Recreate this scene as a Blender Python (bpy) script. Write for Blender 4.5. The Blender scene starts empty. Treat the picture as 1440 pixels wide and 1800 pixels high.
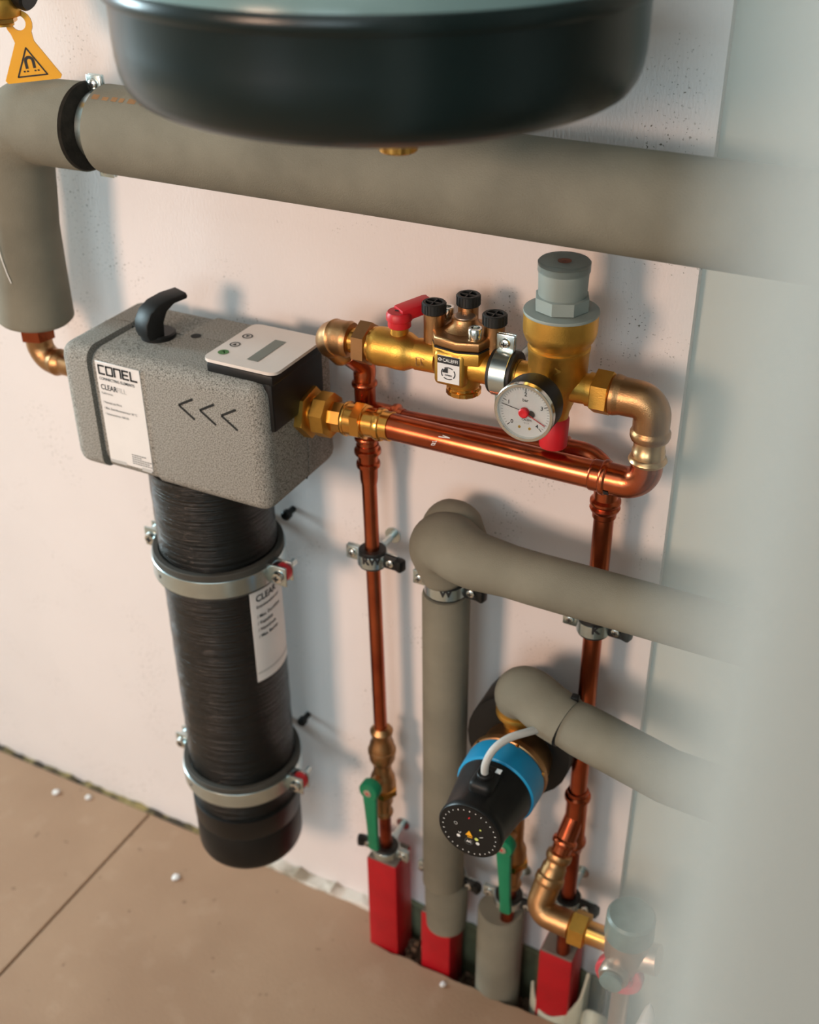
import bpy, bmesh, math, random
from mathutils import Vector, Matrix
R = math.radians
PI = math.pi
rnd = random.Random(7)
scn = bpy.context.scene
col = scn.collection

# ------------------------------------------------------------------ camera
cd = bpy.data.cameras.new('camera'); cam = bpy.data.objects.new('camera', cd); col.objects.link(cam); scn.camera = cam
YAW, PIT, ROL = R(27.6), R(32.3), R(0.6)
fw = Vector((-math.sin(YAW)*math.cos(PIT), math.cos(YAW)*math.cos(PIT), -math.sin(PIT)))
r0 = Vector((math.cos(YAW), math.sin(YAW), 0)); d0 = fw.cross(r0)
rt = r0*math.cos(ROL) + d0*math.sin(ROL); dn = d0*math.cos(ROL) - r0*math.sin(ROL)
mw = Matrix((rt, -dn, -fw)).transposed().to_4x4(); mw.translation = Vector((0, -1.0, 1.418)); cam.matrix_world = mw
cd.sensor_fit = 'HORIZONTAL'; cd.sensor_width = 36; cd.lens = 36*2070/1440
cd.clip_start = 0.005
cd.dof.use_dof = True; cd.dof.focus_distance = 1.06; cd.dof.aperture_fstop = 5.6

# ------------------------------------------------------------------ world, lights, exposure
def lin(c): 
    return tuple(((v/255)/12.92 if v/255 <= .04045 else ((v/255+.055)/1.055)**2.4) for v in c)
w = bpy.data.worlds.new('world'); scn.world = w; w.use_nodes = True
bg = w.node_tree.nodes['Background']; bg.inputs[0].default_value = (.75, .9, 1, 1); bg.inputs[1].default_value = 1.0
scn.view_settings.view_transform = 'Standard'; scn.view_settings.look = 'None'
scn.view_settings.gamma = 1; scn.view_settings.use_curve_mapping = False
scn.view_settings.exposure = -0.08
def area(name, loc, target, sx, sy, power, color):
    l = bpy.data.lights.new(name, 'AREA'); l.shape = 'RECTANGLE'; l.size = sx; l.size_y = sy; l.energy = power; l.color = color
    o = bpy.data.objects.new(name, l); col.objects.link(o); o.location = loc
    o.rotation_euler = (Vector(target)-Vector(loc)).to_track_quat('-Z', 'Y').to_euler()
    return o
# daylight through the window in the left wall, and through the glazed door behind the photographer
wl = area('window_daylight', (-4.50, -.62, 1.55), (-.5, -.20, .9), .8, 1.4, 176, (.70, .92, 1.0))
dl_ = area('door_daylight', (-1.45, -3.40, 1.75), (-.70, 0, .70), 0.7, 0.8, 12.0, (1.0, .65, .46)); dl_.data.spread = R(70)
area('ceiling_fill_light', (-.10, -1.9, 2.68), (-.10, -1.9, 0), 2.2, 1.8, 15, (.86, .98, 1.0))  # broad overhead fill to raise the ambient level; no lamp is modelled
area('front_fill_light', (.05, -3.42, 1.75), (-.40, 0, 1.15), 1.1, 1.1, 21, (.74, .93, 1.0))  # cool frontal fill added from behind the camera to brighten the right side

# ------------------------------------------------------------------ materials
def mat(name, c, metal=0., rough=.5, var=.08, vscale=30., bump=0., bscale=200., spec=.5, coat=0., c2=None, thr=None, stretch=None, emit=0, trans=0):
    m = bpy.data.materials.new(name); m.use_nodes = True; nt = m.node_tree; N = nt.nodes; L = nt.links
    b = N['Principled BSDF']; b.inputs['Metallic'].default_value = metal; b.inputs['Roughness'].default_value = rough
    b.inputs['Specular IOR Level'].default_value = spec; b.inputs['Coat Weight'].default_value = coat
    b.inputs['Transmission Weight'].default_value = trans
    base = lin(c)
    tc = N.new('ShaderNodeTexCoord'); mp = N.new('ShaderNodeMapping'); L.new(tc.outputs['Object'], mp.inputs[0])
    if stretch: mp.inputs['Scale'].default_value = stretch
    if var or c2:
        n = N.new('ShaderNodeTexNoise'); n.inputs['Scale'].default_value = vscale; n.inputs['Detail'].default_value = 4
        L.new(mp.outputs[0], n.inputs['Vector'])
        cr = N.new('ShaderNodeValToRGB'); e = cr.color_ramp.elements
        if c2:
            lo, hi = thr or (.35, .65)
            e[0].position, e[1].position = lo, hi
            e[0].color = (*lin(c2), 1); e[1].color = (*base, 1)
        else:
            e[0].position, e[1].position = .3, .7
            e[0].color = (*[v*(1-var) for v in base], 1); e[1].color = (*[min(1, v*(1+var)) for v in base], 1)
        L.new(n.outputs['Fac'], cr.inputs[0]); L.new(cr.outputs[0], b.inputs['Base Color'])
    else:
        b.inputs['Base Color'].default_value = (*base, 1)
    if bump:
        n2 = N.new('ShaderNodeTexNoise'); n2.inputs['Scale'].default_value = bscale; n2.inputs['Detail'].default_value = 3
        L.new(mp.outputs[0], n2.inputs['Vector'])
        bp = N.new('ShaderNodeBump'); bp.inputs['Strength'].default_value = bump; bp.inputs['Distance'].default_value = .002
        L.new(n2.outputs['Fac'], bp.inputs['Height']); L.new(bp.outputs[0], b.inputs['Normal'])
    return m
MT = dict(
    foam=mat('pipe_foam', (124, 120, 106), rough=.85, var=.16, vscale=14, bump=.25, bscale=900, spec=.25),
    foam_dark=mat('foam_cut_face', (40, 37, 32), rough=.9, var=.3, vscale=90, bump=.3, bscale=300, spec=.2),
    epp=mat('expanded_foam', (166, 164, 157), rough=.9, bump=.5, bscale=1000, c2=(84, 82, 76), vscale=800, thr=(.33, .58), spec=.2),
    groove=mat('groove_black', (30, 30, 28), rough=.9, var=.1),
    copper=mat('copper', (204, 112, 74), metal=1, rough=.26, c2=(150, 66, 42), vscale=14, thr=(.3, .62), bump=.05, bscale=60),
    copper_old=mat('tarnished_copper', (176, 84, 54), metal=1, rough=.3, c2=(120, 52, 36), vscale=22, thr=(.3, .65)),
    brass=mat('brass', (214, 164, 78), metal=1, rough=.42, var=.14, vscale=40, bump=.12, bscale=900),
    brass_shiny=mat('bright_brass', (222, 164, 84), metal=1, rough=.22, var=.1, vscale=30),
    bronze=mat('bronze', (176, 134, 92), metal=1, rough=.38, var=.14, vscale=40, bump=.12, bscale=900),
    bronze_light=mat('light_bronze', (208, 170, 124), metal=1, rough=.3, var=.1, vscale=40),
    gunmetal=mat('gunmetal', (196, 176, 160), metal=1, rough=.4, var=.08),
    zinc=mat('zinc_plated_steel', (205, 220, 222), metal=1, rough=.27, var=.1, vscale=40),
    chrome=mat('bright_steel', (225, 228, 225), metal=1, rough=.18, var=.04),
    rubber=mat('black_rubber', (24, 25, 24), rough=.55, var=.2, vscale=40),
    rubber_grey=mat('grey_rubber', (58, 57, 52), rough=.7, var=.15, vscale=40),
    black=mat('black_plastic', (18, 19, 19), rough=.38, spec=.35, var=.1, bump=.05, bscale=500),
    black_matt=mat('matt_black_plastic', (15, 16, 16), spec=.35, rough=.5, var=.1),
    tank=mat('black_enamel', (15, 28, 28), rough=.28, var=.06, vscale=8, spec=.4),
    tank_top=mat('enamel_painted_sheen', (112, 138, 138), rough=.22, var=.05, vscale=8),  # dome of the black vessel; its bright reflection is put into this lighter grey
    red=mat('red_plastic', (196, 22, 34), rough=.42, var=.08),
    red_block=mat('red_sleeve_film', (170, 6, 22), rough=.45, var=.14, vscale=24, bump=.2, bscale=60),
    block_core=mat('sleeve_foam_core', (112, 104, 96), rough=.9, var=.15, vscale=60),
    green=mat('green_plastic', (10, 120, 82), rough=.4, var=.08),
    blue=mat('blue_plastic', (20, 142, 190), rough=.4, var=.06),
    grey_plastic=mat('grey_plastic', (142, 152, 147), rough=.45, var=.05),
    cable=mat('light_grey_cable', (178, 178, 174), rough=.5, var=.03),
    white=mat('white_print', (226, 224, 222), rough=.5, var=.02),
    face=mat('white_dial', (228, 224, 222), rough=.5, var=.01),
    panel=mat('panel_film', (222, 212, 204), rough=.4, var=.02),
    lcd=mat('lcd', (98, 108, 100), rough=.25, var=.03),
    ink=mat('ink', (32, 32, 34), rough=.6, var=0),
    ink_grey=mat('grey_ink', (120, 122, 122), rough=.6, var=0),
    ink_pale=mat('pale_ink', (188, 188, 186), rough=.6, var=0),
    ink_white=mat('white_ink', (225, 225, 222), rough=.6, var=0),
    ink_green=mat('green_ink', (70, 122, 62), rough=.6, var=0),
    ink_red=mat('red_ink', (214, 28, 40), rough=.5, var=0),
    ink_yellow=mat('yellow_ink', (240, 170, 30), rough=.5, var=0),
    ink_lime=mat('lime_ink', (206, 216, 110), rough=.5, var=0),
    yellow=mat('yellow_tag_plastic', (240, 172, 26), rough=.45, var=.04),
    rubble=mat('rubble', (122, 98, 78), rough=.95, var=.35, vscale=60, bump=.6, bscale=150),
    olive=mat('olive_edge_foam', (98, 98, 72), rough=.9, var=.2, vscale=40),
    pale_foam=mat('pale_edge_foam', (178, 178, 160), rough=.85, var=.1, vscale=40),
    cabinet=mat('pale_cabinet_paint', (150, 152, 147), rough=.6, var=.03, vscale=3),
    ring_red=mat('red_ring', (200, 40, 58), rough=.45, var=.08),
    knob_grey=mat('teal_grey_plastic', (104, 120, 114), rough=.4, var=.15, vscale=60),
)
def glass_mat():
    m = bpy.data.materials.new('clear_cover'); m.use_nodes = True; b = m.node_tree.nodes['Principled BSDF']
    b.inputs['Transmission Weight'].default_value = 1; b.inputs['Roughness'].default_value = .04; b.inputs['IOR'].default_value = 1.35
    b.inputs['Base Color'].default_value = (.96, .98, .97, 1)
    return m
MT['glass'] = glass_mat()
def wrap_mat():   # black shrink-wrapped tube, fine horizontal wrinkles
    m = mat('wrapped_black_film', (17, 19, 18), rough=.17, var=.2, vscale=20, spec=.36); nt = m.node_tree; N = nt.nodes; L = nt.links
    b = N['Principled BSDF']; tc = N['Texture Coordinate']
    mp = N.new('ShaderNodeMapping'); mp.inputs['Scale'].default_value = (6, 6, 330); L.new(tc.outputs['Object'], mp.inputs[0])
    n = N.new('ShaderNodeTexNoise'); n.inputs['Scale'].default_value = 1.4; n.inputs['Detail'].default_value = 5; L.new(mp.outputs[0], n.inputs['Vector'])
    bp = N.new('ShaderNodeBump'); bp.inputs['Strength'].default_value = .8; bp.inputs['Distance'].default_value = .004
    L.new(n.outputs['Fac'], bp.inputs['Height']); L.new(bp.outputs[0], b.inputs['Normal'])
    return m
MT['wrap'] = wrap_mat()
def wall_mat():
    m = mat('white_wall_paint', (228, 221, 219), rough=.75, var=.025, vscale=5); nt = m.node_tree; N = nt.nodes; L = nt.links
    b = N['Principled BSDF']; tc = N['Texture Coordinate']; cr = b.inputs['Base Color'].links[0].from_node
    # roller grain
    mp = N.new('ShaderNodeMapping'); mp.inputs['Scale'].default_value = (1.6, 1, .6); L.new(tc.outputs['Object'], mp.inputs[0])
    n = N.new('ShaderNodeTexNoise'); n.inputs['Scale'].default_value = 260; n.inputs['Detail'].default_value = 4; L.new(mp.outputs[0], n.inputs['Vector'])
    bp = N.new('ShaderNodeBump'); bp.inputs['Strength'].default_value = .18; bp.inputs['Distance'].default_value = .002
    L.new(n.outputs['Fac'], bp.inputs['Height']); L.new(bp.outputs[0], b.inputs['Normal'])
    # scattered scuffs: fine specks inside sparse patches
    s = N.new('ShaderNodeTexNoise'); s.inputs['Scale'].default_value = 330; s.inputs['Detail'].default_value = 2; L.new(tc.outputs['Object'], s.inputs['Vector'])
    p = N.new('ShaderNodeTexNoise'); p.inputs['Scale'].default_value = 9; p.inputs['Detail'].default_value = 3; L.new(tc.outputs['Object'], p.inputs['Vector'])
    r1 = N.new('ShaderNodeMapRange'); r1.inputs[1].default_value = .63; r1.inputs[2].default_value = .69; L.new(s.outputs['Fac'], r1.inputs[0])
    r2 = N.new('ShaderNodeMapRange'); r2.inputs[1].default_value = .53; r2.inputs[2].default_value = .63; L.new(p.outputs['Fac'], r2.inputs[0])
    mu = N.new('ShaderNodeMath'); mu.operation = 'MULTIPLY'; L.new(r1.outputs[0], mu.inputs[0]); L.new(r2.outputs[0], mu.inputs[1])
    mx = N.new('ShaderNodeMix'); mx.data_type = 'RGBA'; L.new(mu.outputs[0], mx.inputs[0]); L.new(cr.outputs[0], mx.inputs[6])
    mx.inputs[7].default_value = (*lin((120, 112, 100)), 1); L.new(mx.outputs[2], b.inputs['Base Color'])
    return m
MT['wall'] = wall_mat()
MT['recess'] = mat('recess_paint', (184, 190, 182), rough=.75, var=.03, vscale=4)
MT['plain_wall'] = mat('room_paint', (168, 164, 156), rough=.8, var=.02, vscale=3)
def floor_mat():
    m = mat('screed', (168, 137, 110), rough=.72, var=.0, c2=(148, 116, 90), vscale=3.5, thr=(.3, .7)); nt = m.node_tree; N = nt.nodes; L = nt.links
    b = N['Principled BSDF']; tc = N['Texture Coordinate']; cr = b.inputs['Base Color'].links[0].from_node
    v = N.new('ShaderNodeTexNoise'); v.inputs['Scale'].default_value = 22; v.inputs['Detail'].default_value = 6; L.new(tc.outputs['Object'], v.inputs['Vector'])
    rr = N.new('ShaderNodeMapRange'); rr.inputs[1].default_value = .58; rr.inputs[2].default_value = .8; rr.inputs[4].default_value = .22; L.new(v.outputs['Fac'], rr.inputs[0])
    mx = N.new('ShaderNodeMix'); mx.data_type = 'RGBA'; L.new(rr.outputs[0], mx.inputs[0]); L.new(cr.outputs[0], mx.inputs[6])
    mx.inputs[7].default_value = (*lin((196, 170, 146)), 1)
    s = N.new('ShaderNodeTexNoise'); s.inputs['Scale'].default_value = 70; s.inputs['Detail'].default_value = 1; L.new(tc.outputs['Object'], s.inputs['Vector'])
    r3 = N.new('ShaderNodeMapRange'); r3.inputs[1].default_value = .74; r3.inputs[2].default_value = .79; r3.inputs[4].default_value = .7; L.new(s.outputs['Fac'], r3.inputs[0])
    m2 = N.new('ShaderNodeMix'); m2.data_type = 'RGBA'; L.new(r3.outputs[0], m2.inputs[0]); L.new(mx.outputs[2], m2.inputs[6]); m2.inputs[7].default_value = (*lin((110, 82, 62)), 1)
    L.new(m2.outputs[2], b.inputs['Base Color'])
    n = N.new('ShaderNodeTexNoise'); n.inputs['Scale'].default_value = 240; L.new(tc.outputs['Object'], n.inputs['Vector'])
    bp = N.new('ShaderNodeBump'); bp.inputs['Strength'].default_value = .2; bp.inputs['Distance'].default_value = .002
    L.new(n.outputs['Fac'], bp.inputs['Height']); L.new(bp.outputs[0], b.inputs['Normal'])
    return m
MT['floor'] = floor_mat()

# ------------------------------------------------------------------ mesh builder (everything in world metres)
X, Y, Z = Vector((1, 0, 0)), Vector((0, 1, 0)), Vector((0, 0, 1))
def basis(ax, hint=None):
    ax = Vector(ax).normalized()
    h = Vector(hint) if hint is not None else (Z if abs(ax.z) < .9 else X)
    u = (h - ax*h.dot(ax)).normalized(); return u, ax.cross(u), ax
class M:
    def __init__(s): s.v = []; s.f = []
    def add(s, v, f):
        k = len(s.v); s.v += [Vector(p) for p in v]; s.f += [tuple(i+k for i in q) for q in f]; return s
    def lathe(s, o, ax, prof, seg=32, hint=None, a0=0., a1=None, flat=None):
        o = Vector(o); u, w_, a = basis(ax, hint); full = a1 is None; n = seg if full else seg+1; A1 = a0+2*PI if full else a1
        v = []; f = []; m = len(prof)
        for i in range(n):
            t = a0+(A1-a0)*i/seg; dr = u*math.cos(t)+w_*math.sin(t)
            for r, h in prof: v.append(o+a*h+dr*r)
        for i in range(seg):
            j = (i+1) % n
            for k in range(m-1):
                f.append((i*m+k, j*m+k, j*m+k+1, i*m+k+1))
        if full:
            if prof[0][0] > 1e-5: f.append(tuple(i*m for i in range(n))[::-1])
            if prof[-1][0] > 1e-5: f.append(tuple(i*m+m-1 for i in range(n)))
        return s.add(v, f)
    def ring(s, o, ax, ri, ro, h, seg=40, a0=0., a1=None, hint=None):   # rectangular section ring centred on o
        o = Vector(o); u, w_, a = basis(ax, hint); full = a1 is None; n = seg if full else seg+1; A1 = a0+2*PI if full else a1
        e = min(.15*(ro-ri), h*.2)
        pr = [(ri, -h/2), (ro-e, -h/2), (ro, -h/2+e), (ro, h/2-e), (ro-e, h/2), (ri, h/2)]; m = len(pr); v = []; f = []
        for i in range(n):
            t = a0+(A1-a0)*i/seg; dr = u*math.cos(t)+w_*math.sin(t)
            for r, hh in pr: v.append(o+a*hh+dr*r)
        for i in range(seg):
            j = (i+1) % n
            for k in range(m): f.append((i*m+k, j*m+k, j*m+(k+1) % m, i*m+(k+1) % m))
        if not full:
            f.append(tuple(range(m))[::-1]); f.append(tuple((n-1)*m+k for k in range(m)))
        return s.add(v, f)
    def sweep(s, path, rad, seg=24, caps=True, step=None):
        path = [Vector(p) for p in path]; L = [0.]
        for a, b in zip(path, path[1:]): L.append(L[-1]+(b-a).length)
        if callable(rad) or isinstance(rad, list):
            if isinstance(rad, list):
                pts = rad
                def rf(x):
                    if x <= pts[0][0]: return pts[0][1]
                    for (x0, y0), (x1, y1) in zip(pts, pts[1:]):
                        if x <= x1: return y0+(y1-y0)*(x-x0)/max(1e-9, x1-x0)
                    return pts[-1][1]
                extra = [x for x, _ in pts if 0 < x < L[-1]]
            else: rf = rad; extra = []
            ss = sorted(set([round(x, 6) for x in L+extra]+([round(i*step, 6) for i in range(int(L[-1]/step)+1)] if step else [])))
            P = []; RR = []; k = 0
            for x in ss:
                while k < len(L)-2 and x > L[k+1]: k += 1
                t = (x-L[k])/max(1e-9, L[k+1]-L[k]); P.append(path[k].lerp(path[k+1], min(1, t))); RR.append(rf(x))
        else: P = path; RR = [rad]*len(P)
        T = []
        for i in range(len(P)):
            a = P[max(0, i-1)]; b = P[min(len(P)-1, i+1)]; T.append((b-a).normalized())
        u, w_, _ = basis(T[0]); v = []; f = []
        for i in range(len(P)):
            if i:
                q = T[i-1].rotation_difference(T[i]); u = q @ u; u = (u-T[i]*u.dot(T[i])).normalized()
            w_ = T[i].cross(u)
            for j in range(seg):
                t = 2*PI*j/seg; v.append(P[i]+(u*math.cos(t)+w_*math.sin(t))*RR[i])
        for i in range(len(P)-1):
            for j in range(seg):
                k = (j+1) % seg; f.append((i*seg+j, i*seg+k, (i+1)*seg+k, (i+1)*seg+j))
        if caps: f.append(tuple(range(seg))[::-1]); f.append(tuple((len(P)-1)*seg+j for j in range(seg)))
        return s.add(v, f)
    def cyl(s, a, b, r, r2=None, seg=24, bev=0.):
        a, b = Vector(a), Vector(b); h = (b-a).length; r2 = r if r2 is None else r2
        pr = [(r-bev, 0), (r, bev), (r2, h-bev), (r2-bev, h)] if bev else [(r, 0), (r2, h)]
        return s.lathe(a, b-a, pr, seg)
    def hex(s, a, b, af, n=6, rot=0., bev=.0012, hint=None):
        a, b = Vector(a), Vector(b); h = (b-a).length; r = af/2/math.cos(PI/n)
        return s.lathe(a, b-a, [(r-2*bev, 0), (r, bev), (r, h-bev), (r-2*bev, h)], n, hint=hint, a0=rot)
    def bm(s, bm_, mtx=None):
        bm_.verts.ensure_lookup_table(); bm_.verts.index_update()
        v = [(mtx @ q.co if mtx else q.co.copy()) for q in bm_.verts]; f = [tuple(q.index for q in fc.verts) for fc in bm_.faces]; bm_.free(); return s.add(v, f)
    def box(s, c, size, bev=0., seg=2, mtx=None, edges=None):
        b = bmesh.new(); bmesh.ops.create_cube(b, size=1); bmesh.ops.scale(b, vec=size, verts=b.verts)
        if bev: bmesh.ops.bevel(b, geom=[e for e in b.edges if edges is None or edges(e)], offset=bev, segments=seg, profile=.5, affect='EDGES', clamp_overlap=True)
        t = Matrix.Translation(Vector(c)) @ (mtx.to_4x4() if mtx else Matrix())
        return s.bm(b, t)
    def prism(s, poly, o, u, v, depth, bev=0., seg=2):   # polygon in the u,v plane, extruded by depth along u x v
        b = bmesh.new(); vs = [b.verts.new((x, y, 0)) for x, y in poly]; fc = b.faces.new(vs); bmesh.ops.recalc_face_normals(b, faces=[fc])
        if fc.normal.z < 0: fc.normal_flip()
        ex = bmesh.ops.extrude_face_region(b, geom=[fc]); bmesh.ops.translate(b, verts=[q for q in ex['geom'] if isinstance(q, bmesh.types.BMVert)], vec=(0, 0, depth))
        bmesh.ops.recalc_face_normals(b, faces=b.faces)
        if bev:
            es = [e for e in b.edges if abs(e.verts[0].co.z-e.verts[1].co.z) < 1e-7]
            bmesh.ops.bevel(b, geom=es, offset=bev, segments=seg, profile=.5, affect='EDGES', clamp_overlap=True)
        u = Vector(u).normalized(); v = Vector(v).normalized(); n = u.cross(v)
        m = Matrix((u, v, n)).transposed().to_4x4(); m.translation = Vector(o)
        return s.bm(b, m)

def link_mesh(name, m, material, parent=None, origin=None, ang=40):
    base = Vector((0, 0, 0)); p = parent
    while p is not None: base += p.location; p = p.parent
    o0 = Vector(origin) if origin is not None else Vector((0, 0, 0))
    me = bpy.data.meshes.new(name); off = base+o0
    me.from_pydata([q-off for q in m.v], [], m.f); me.validate()
    b = bmesh.new(); b.from_mesh(me); bmesh.ops.recalc_face_normals(b, faces=b.faces); b.to_mesh(me); b.free()
    me.polygons.foreach_set('use_smooth', [True]*len(me.polygons)); me.set_sharp_from_angle(angle=R(ang))
    me.materials.append(MT[material] if isinstance(material, str) else material); me.update()
    o = bpy.data.objects.new(name, me); col.objects.link(o); o.location = o0
    if parent is not None: o.parent = parent
    return o
def part(name, m, material, parent, label=None, ang=40):
    o = link_mesh(name, m, material, parent, ang=ang)
    if label: o['label'] = label
    return o
def thing(name, label, cat, loc, group=None):
    o = bpy.data.objects.new(name, None); col.objects.link(o); o.location = loc; o.empty_display_size = .02
    o['label'] = label; o['category'] = cat
    if group: o['group'] = group
    return o
def solo(name, m, material, label, cat, origin, group=None, ang=40):
    o = link_mesh(name, m, material, None, origin, ang); o['label'] = label; o['category'] = cat
    if group: o['group'] = group
    return o
def struct(name, m, material, ang=40, origin=None):
    o = link_mesh(name, m, material, None, origin, ang); o['kind'] = 'structure'; return o
def arc(c, r, u, v, a0, a1, n=10):
    c = Vector(c); return [c+Vector(u)*r*math.cos(a0+(a1-a0)*i/n)+Vector(v)*r*math.sin(a0+(a1-a0)*i/n) for i in range(n+1)]
def bend(pts, r, n=8):      # polyline with every inner corner rounded to radius r (list or number)
    pts = [Vector(p) for p in pts]; out = [pts[0]]
    for i in range(1, len(pts)-1):
        a = (pts[i-1]-pts[i]).normalized(); b = (pts[i+1]-pts[i]).normalized(); rr = r[i-1] if isinstance(r, (list, tuple)) else r
        th = a.angle(b); dd = rr/math.tan(th/2); c = pts[i]+(a+b).normalized()*(rr/math.sin(th/2))
        p0 = pts[i]+a*dd; p1 = pts[i]+b*dd; q0 = p0-c; q1 = p1-c; tot = q0.angle(q1); axn = q0.cross(q1).normalized()
        for k in range(n+1): out.append(c+Matrix.Rotation(tot*k/n, 3, axn) @ q0)
    out.append(pts[-1]); return out
# lettering: flat text turned into a mesh and mapped onto a surface by fn(x, y) -> point
_tc = {}
def text_mesh(body, size, fn, align='LEFT', bold=0., sx=1.):
    cu = bpy.data.curves.new('lettering', 'FONT'); cu.body = body; cu.size = size; cu.align_x = align; cu.offset = bold; cu.resolution_u = 3
    ob = bpy.data.objects.new('lettering', cu); col.objects.link(ob); dg = bpy.context.evaluated_depsgraph_get(); dg.update()
    me = bpy.data.meshes.new_from_object(ob.evaluated_get(dg)); m = M()
    m.add([fn(q.co.x*sx, q.co.y) for q in me.vertices], [tuple(p.vertices) for p in me.polygons])
    bpy.data.objects.remove(ob); bpy.data.curves.remove(cu); bpy.data.meshes.remove(me); return m
def flat(o, u, v, lift=.0004):
    o = Vector(o); u = Vector(u).normalized(); v = Vector(v).normalized(); n = u.cross(v)
    return lambda x, y: o+u*x+v*y+n*lift
def quad(m, fn, x0, y0, x1, y1, nx=1):
    for i in range(nx):
        a = x0+(x1-x0)*i/nx; b = x0+(x1-x0)*(i+1)/nx; m.add([fn(a, y0), fn(b, y0), fn(b, y1), fn(a, y1)], [(0, 1, 2, 3)])
    return m
def disc(m, fn, cx, cy, r, ri=0., n=24, a0=0., a1=2*PI):
    for i in range(n):
        t0 = a0+(a1-a0)*i/n; t1 = a0+(a1-a0)*(i+1)/n; c0, s0, c1, s1 = math.cos(t0), math.sin(t0), math.cos(t1), math.sin(t1)
        if ri: m.add([fn(cx+ri*c0, cy+ri*s0), fn(cx+r*c0, cy+r*s0), fn(cx+r*c1, cy+r*s1), fn(cx+ri*c1, cy+ri*s1)], [(0, 1, 2, 3)])
        else: m.add([fn(cx, cy), fn(cx+r*c0, cy+r*s0), fn(cx+r*c1, cy+r*s1)], [(0, 1, 2)])
    return m
def stroke(m, fn, a, b, w_):
    a, b = Vector(a), Vector(b); d = (b-a).normalized(); n = Vector((-d.y, d.x))*w_/2; m.add([fn(*(a-n)), fn(*(b-n)), fn(*(b+n)), fn(*(a+n))], [(0, 1, 2, 3)]); return m

# ------------------------------------------------------------------ the room
WX = -.231
LW0 = -4.6
m = M().box(((LW0+WX)/2, .25, 1.29), (WX-LW0, .5, 2.82)); struct('wall_back', m, 'wall')
m = M().box(((1.6+WX)/2, .256, 1.29), (1.6-WX, .488, 2.82)); struct('wall_recess', m, 'recess')
m = M()
for c, s_ in (((LW0-.06, -2.31, 1.3), (.12, 2.58, 2.84)), ((LW0-.06, .04, 1.3), (.12, .48, 2.84)), ((LW0-.06, -.61, .39), (.12, .82, 1.02)), ((LW0-.06, -.61, 2.51), (.12, .82, .42))): m.box(c, s_)
struct('wall_left', m, 'plain_wall')
struct('wall_right', M().box((1.66, -1.7, 1.3), (.12, 4.4, 2.84)), 'plain_wall')
m = M()
for c, s_ in (((-3.25, -3.56, 1.3), (2.7, .12, 2.84)), ((-.625, -3.56, 1.3), (.25, .12, 2.84)), ((1.125, -3.56, 1.3), (1.05, .12, 2.84)), ((.05, -3.56, .52), (1.1, .12, 1.28)), ((.05, -3.56, 2.53), (1.1, .12, .38)), ((-1.325, -3.56, 2.46), (1.15, .12, .52))): m.box(c, s_)
struct('wall_front', m, 'plain_wall')
struct('ceiling', M().box((-1.5, -1.6, 2.76), (6.4, 4.4, .1)), 'plain_wall')
wf = struct('window_1', M().box((LW0-.06, -.61, .91), (.16, .82, .04), .006), 'white')
fm = M()
for yy in (-.995, -.225): fm.box((LW0-.06, yy, 1.615), (.06, .05, 1.37), .004)
for zz in (.955, 2.275): fm.box((LW0-.06, -.61, zz), (.06, .81, .05), .004)
part('window_frame', fm, 'white', wf)
part('pane', M().box((LW0-.06, -.61, 1.615), (.01, .72, 1.27)), 'glass', wf)
w2 = struct('added_fill_window', M().box((.05, -3.56, 1.175), (1.1, .16, .03), .006), 'white')  # unseen window added as an opening for the frontal fill
fm = M()
for xx in (-.475, .575): fm.box((xx, -3.56, 1.765), (.05, .06, 1.15), .004)
for zz in (1.215, 2.315): fm.box((.05, -3.56, zz), (1.0, .06, .05), .004)
part('window_frame', fm, 'white', w2); part('pane', M().box((.05, -3.56, 1.765), (1.0, .01, 1.05)), 'glass', w2)
fm = M()
for xx in (-1.87, -.78): fm.box((xx, -3.56, 1.1), (.06, .07, 2.18), .004)
for zz in (.06, 2.17): fm.box((-1.325, -3.56, zz), (1.03, .07, .06), .004)
dr = struct('door_1', fm, 'white'); part('pane', M().box((-1.325, -3.56, 1.12), (1.0, .01, 2.06)), 'glass', dr)

# floor: two screed slabs with a joint, a broken-out trench along the wall under the risers
fl = struct('floor', M().box((-1.5, -1.6, -.10), (6.2, 4.3, .08)), 'rubble')
def slab(poly):
    m = M().prism(poly, (0, 0, -.059), X, Y, .069, .0016, 1); return m
part('screed_slab', slab([(-4.6, -3.5), (-.9935, -3.5), (-.9915, -.012), (-4.6, -.012)]), 'floor', fl)
edge = []
x = 1.6
while x > -.555:
    edge.append((x, -.0665+rnd.uniform(-.003, .003)*(1 if x < .2 else 0))); x -= .016 if x < .25 else .3
edge += [(-.558, -.064), (-.5605, -.04), (-.562, -.012)]
part('screed_slab', slab([(-.9905, -3.5), (1.6, -3.5)]+edge+[(-.9885, -.012)]), 'floor', fl)
jm = M().box((-.9925, -1.75, -.02), (.006, 3.4, .05)); part('joint', jm, 'rubble', fl)
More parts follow.
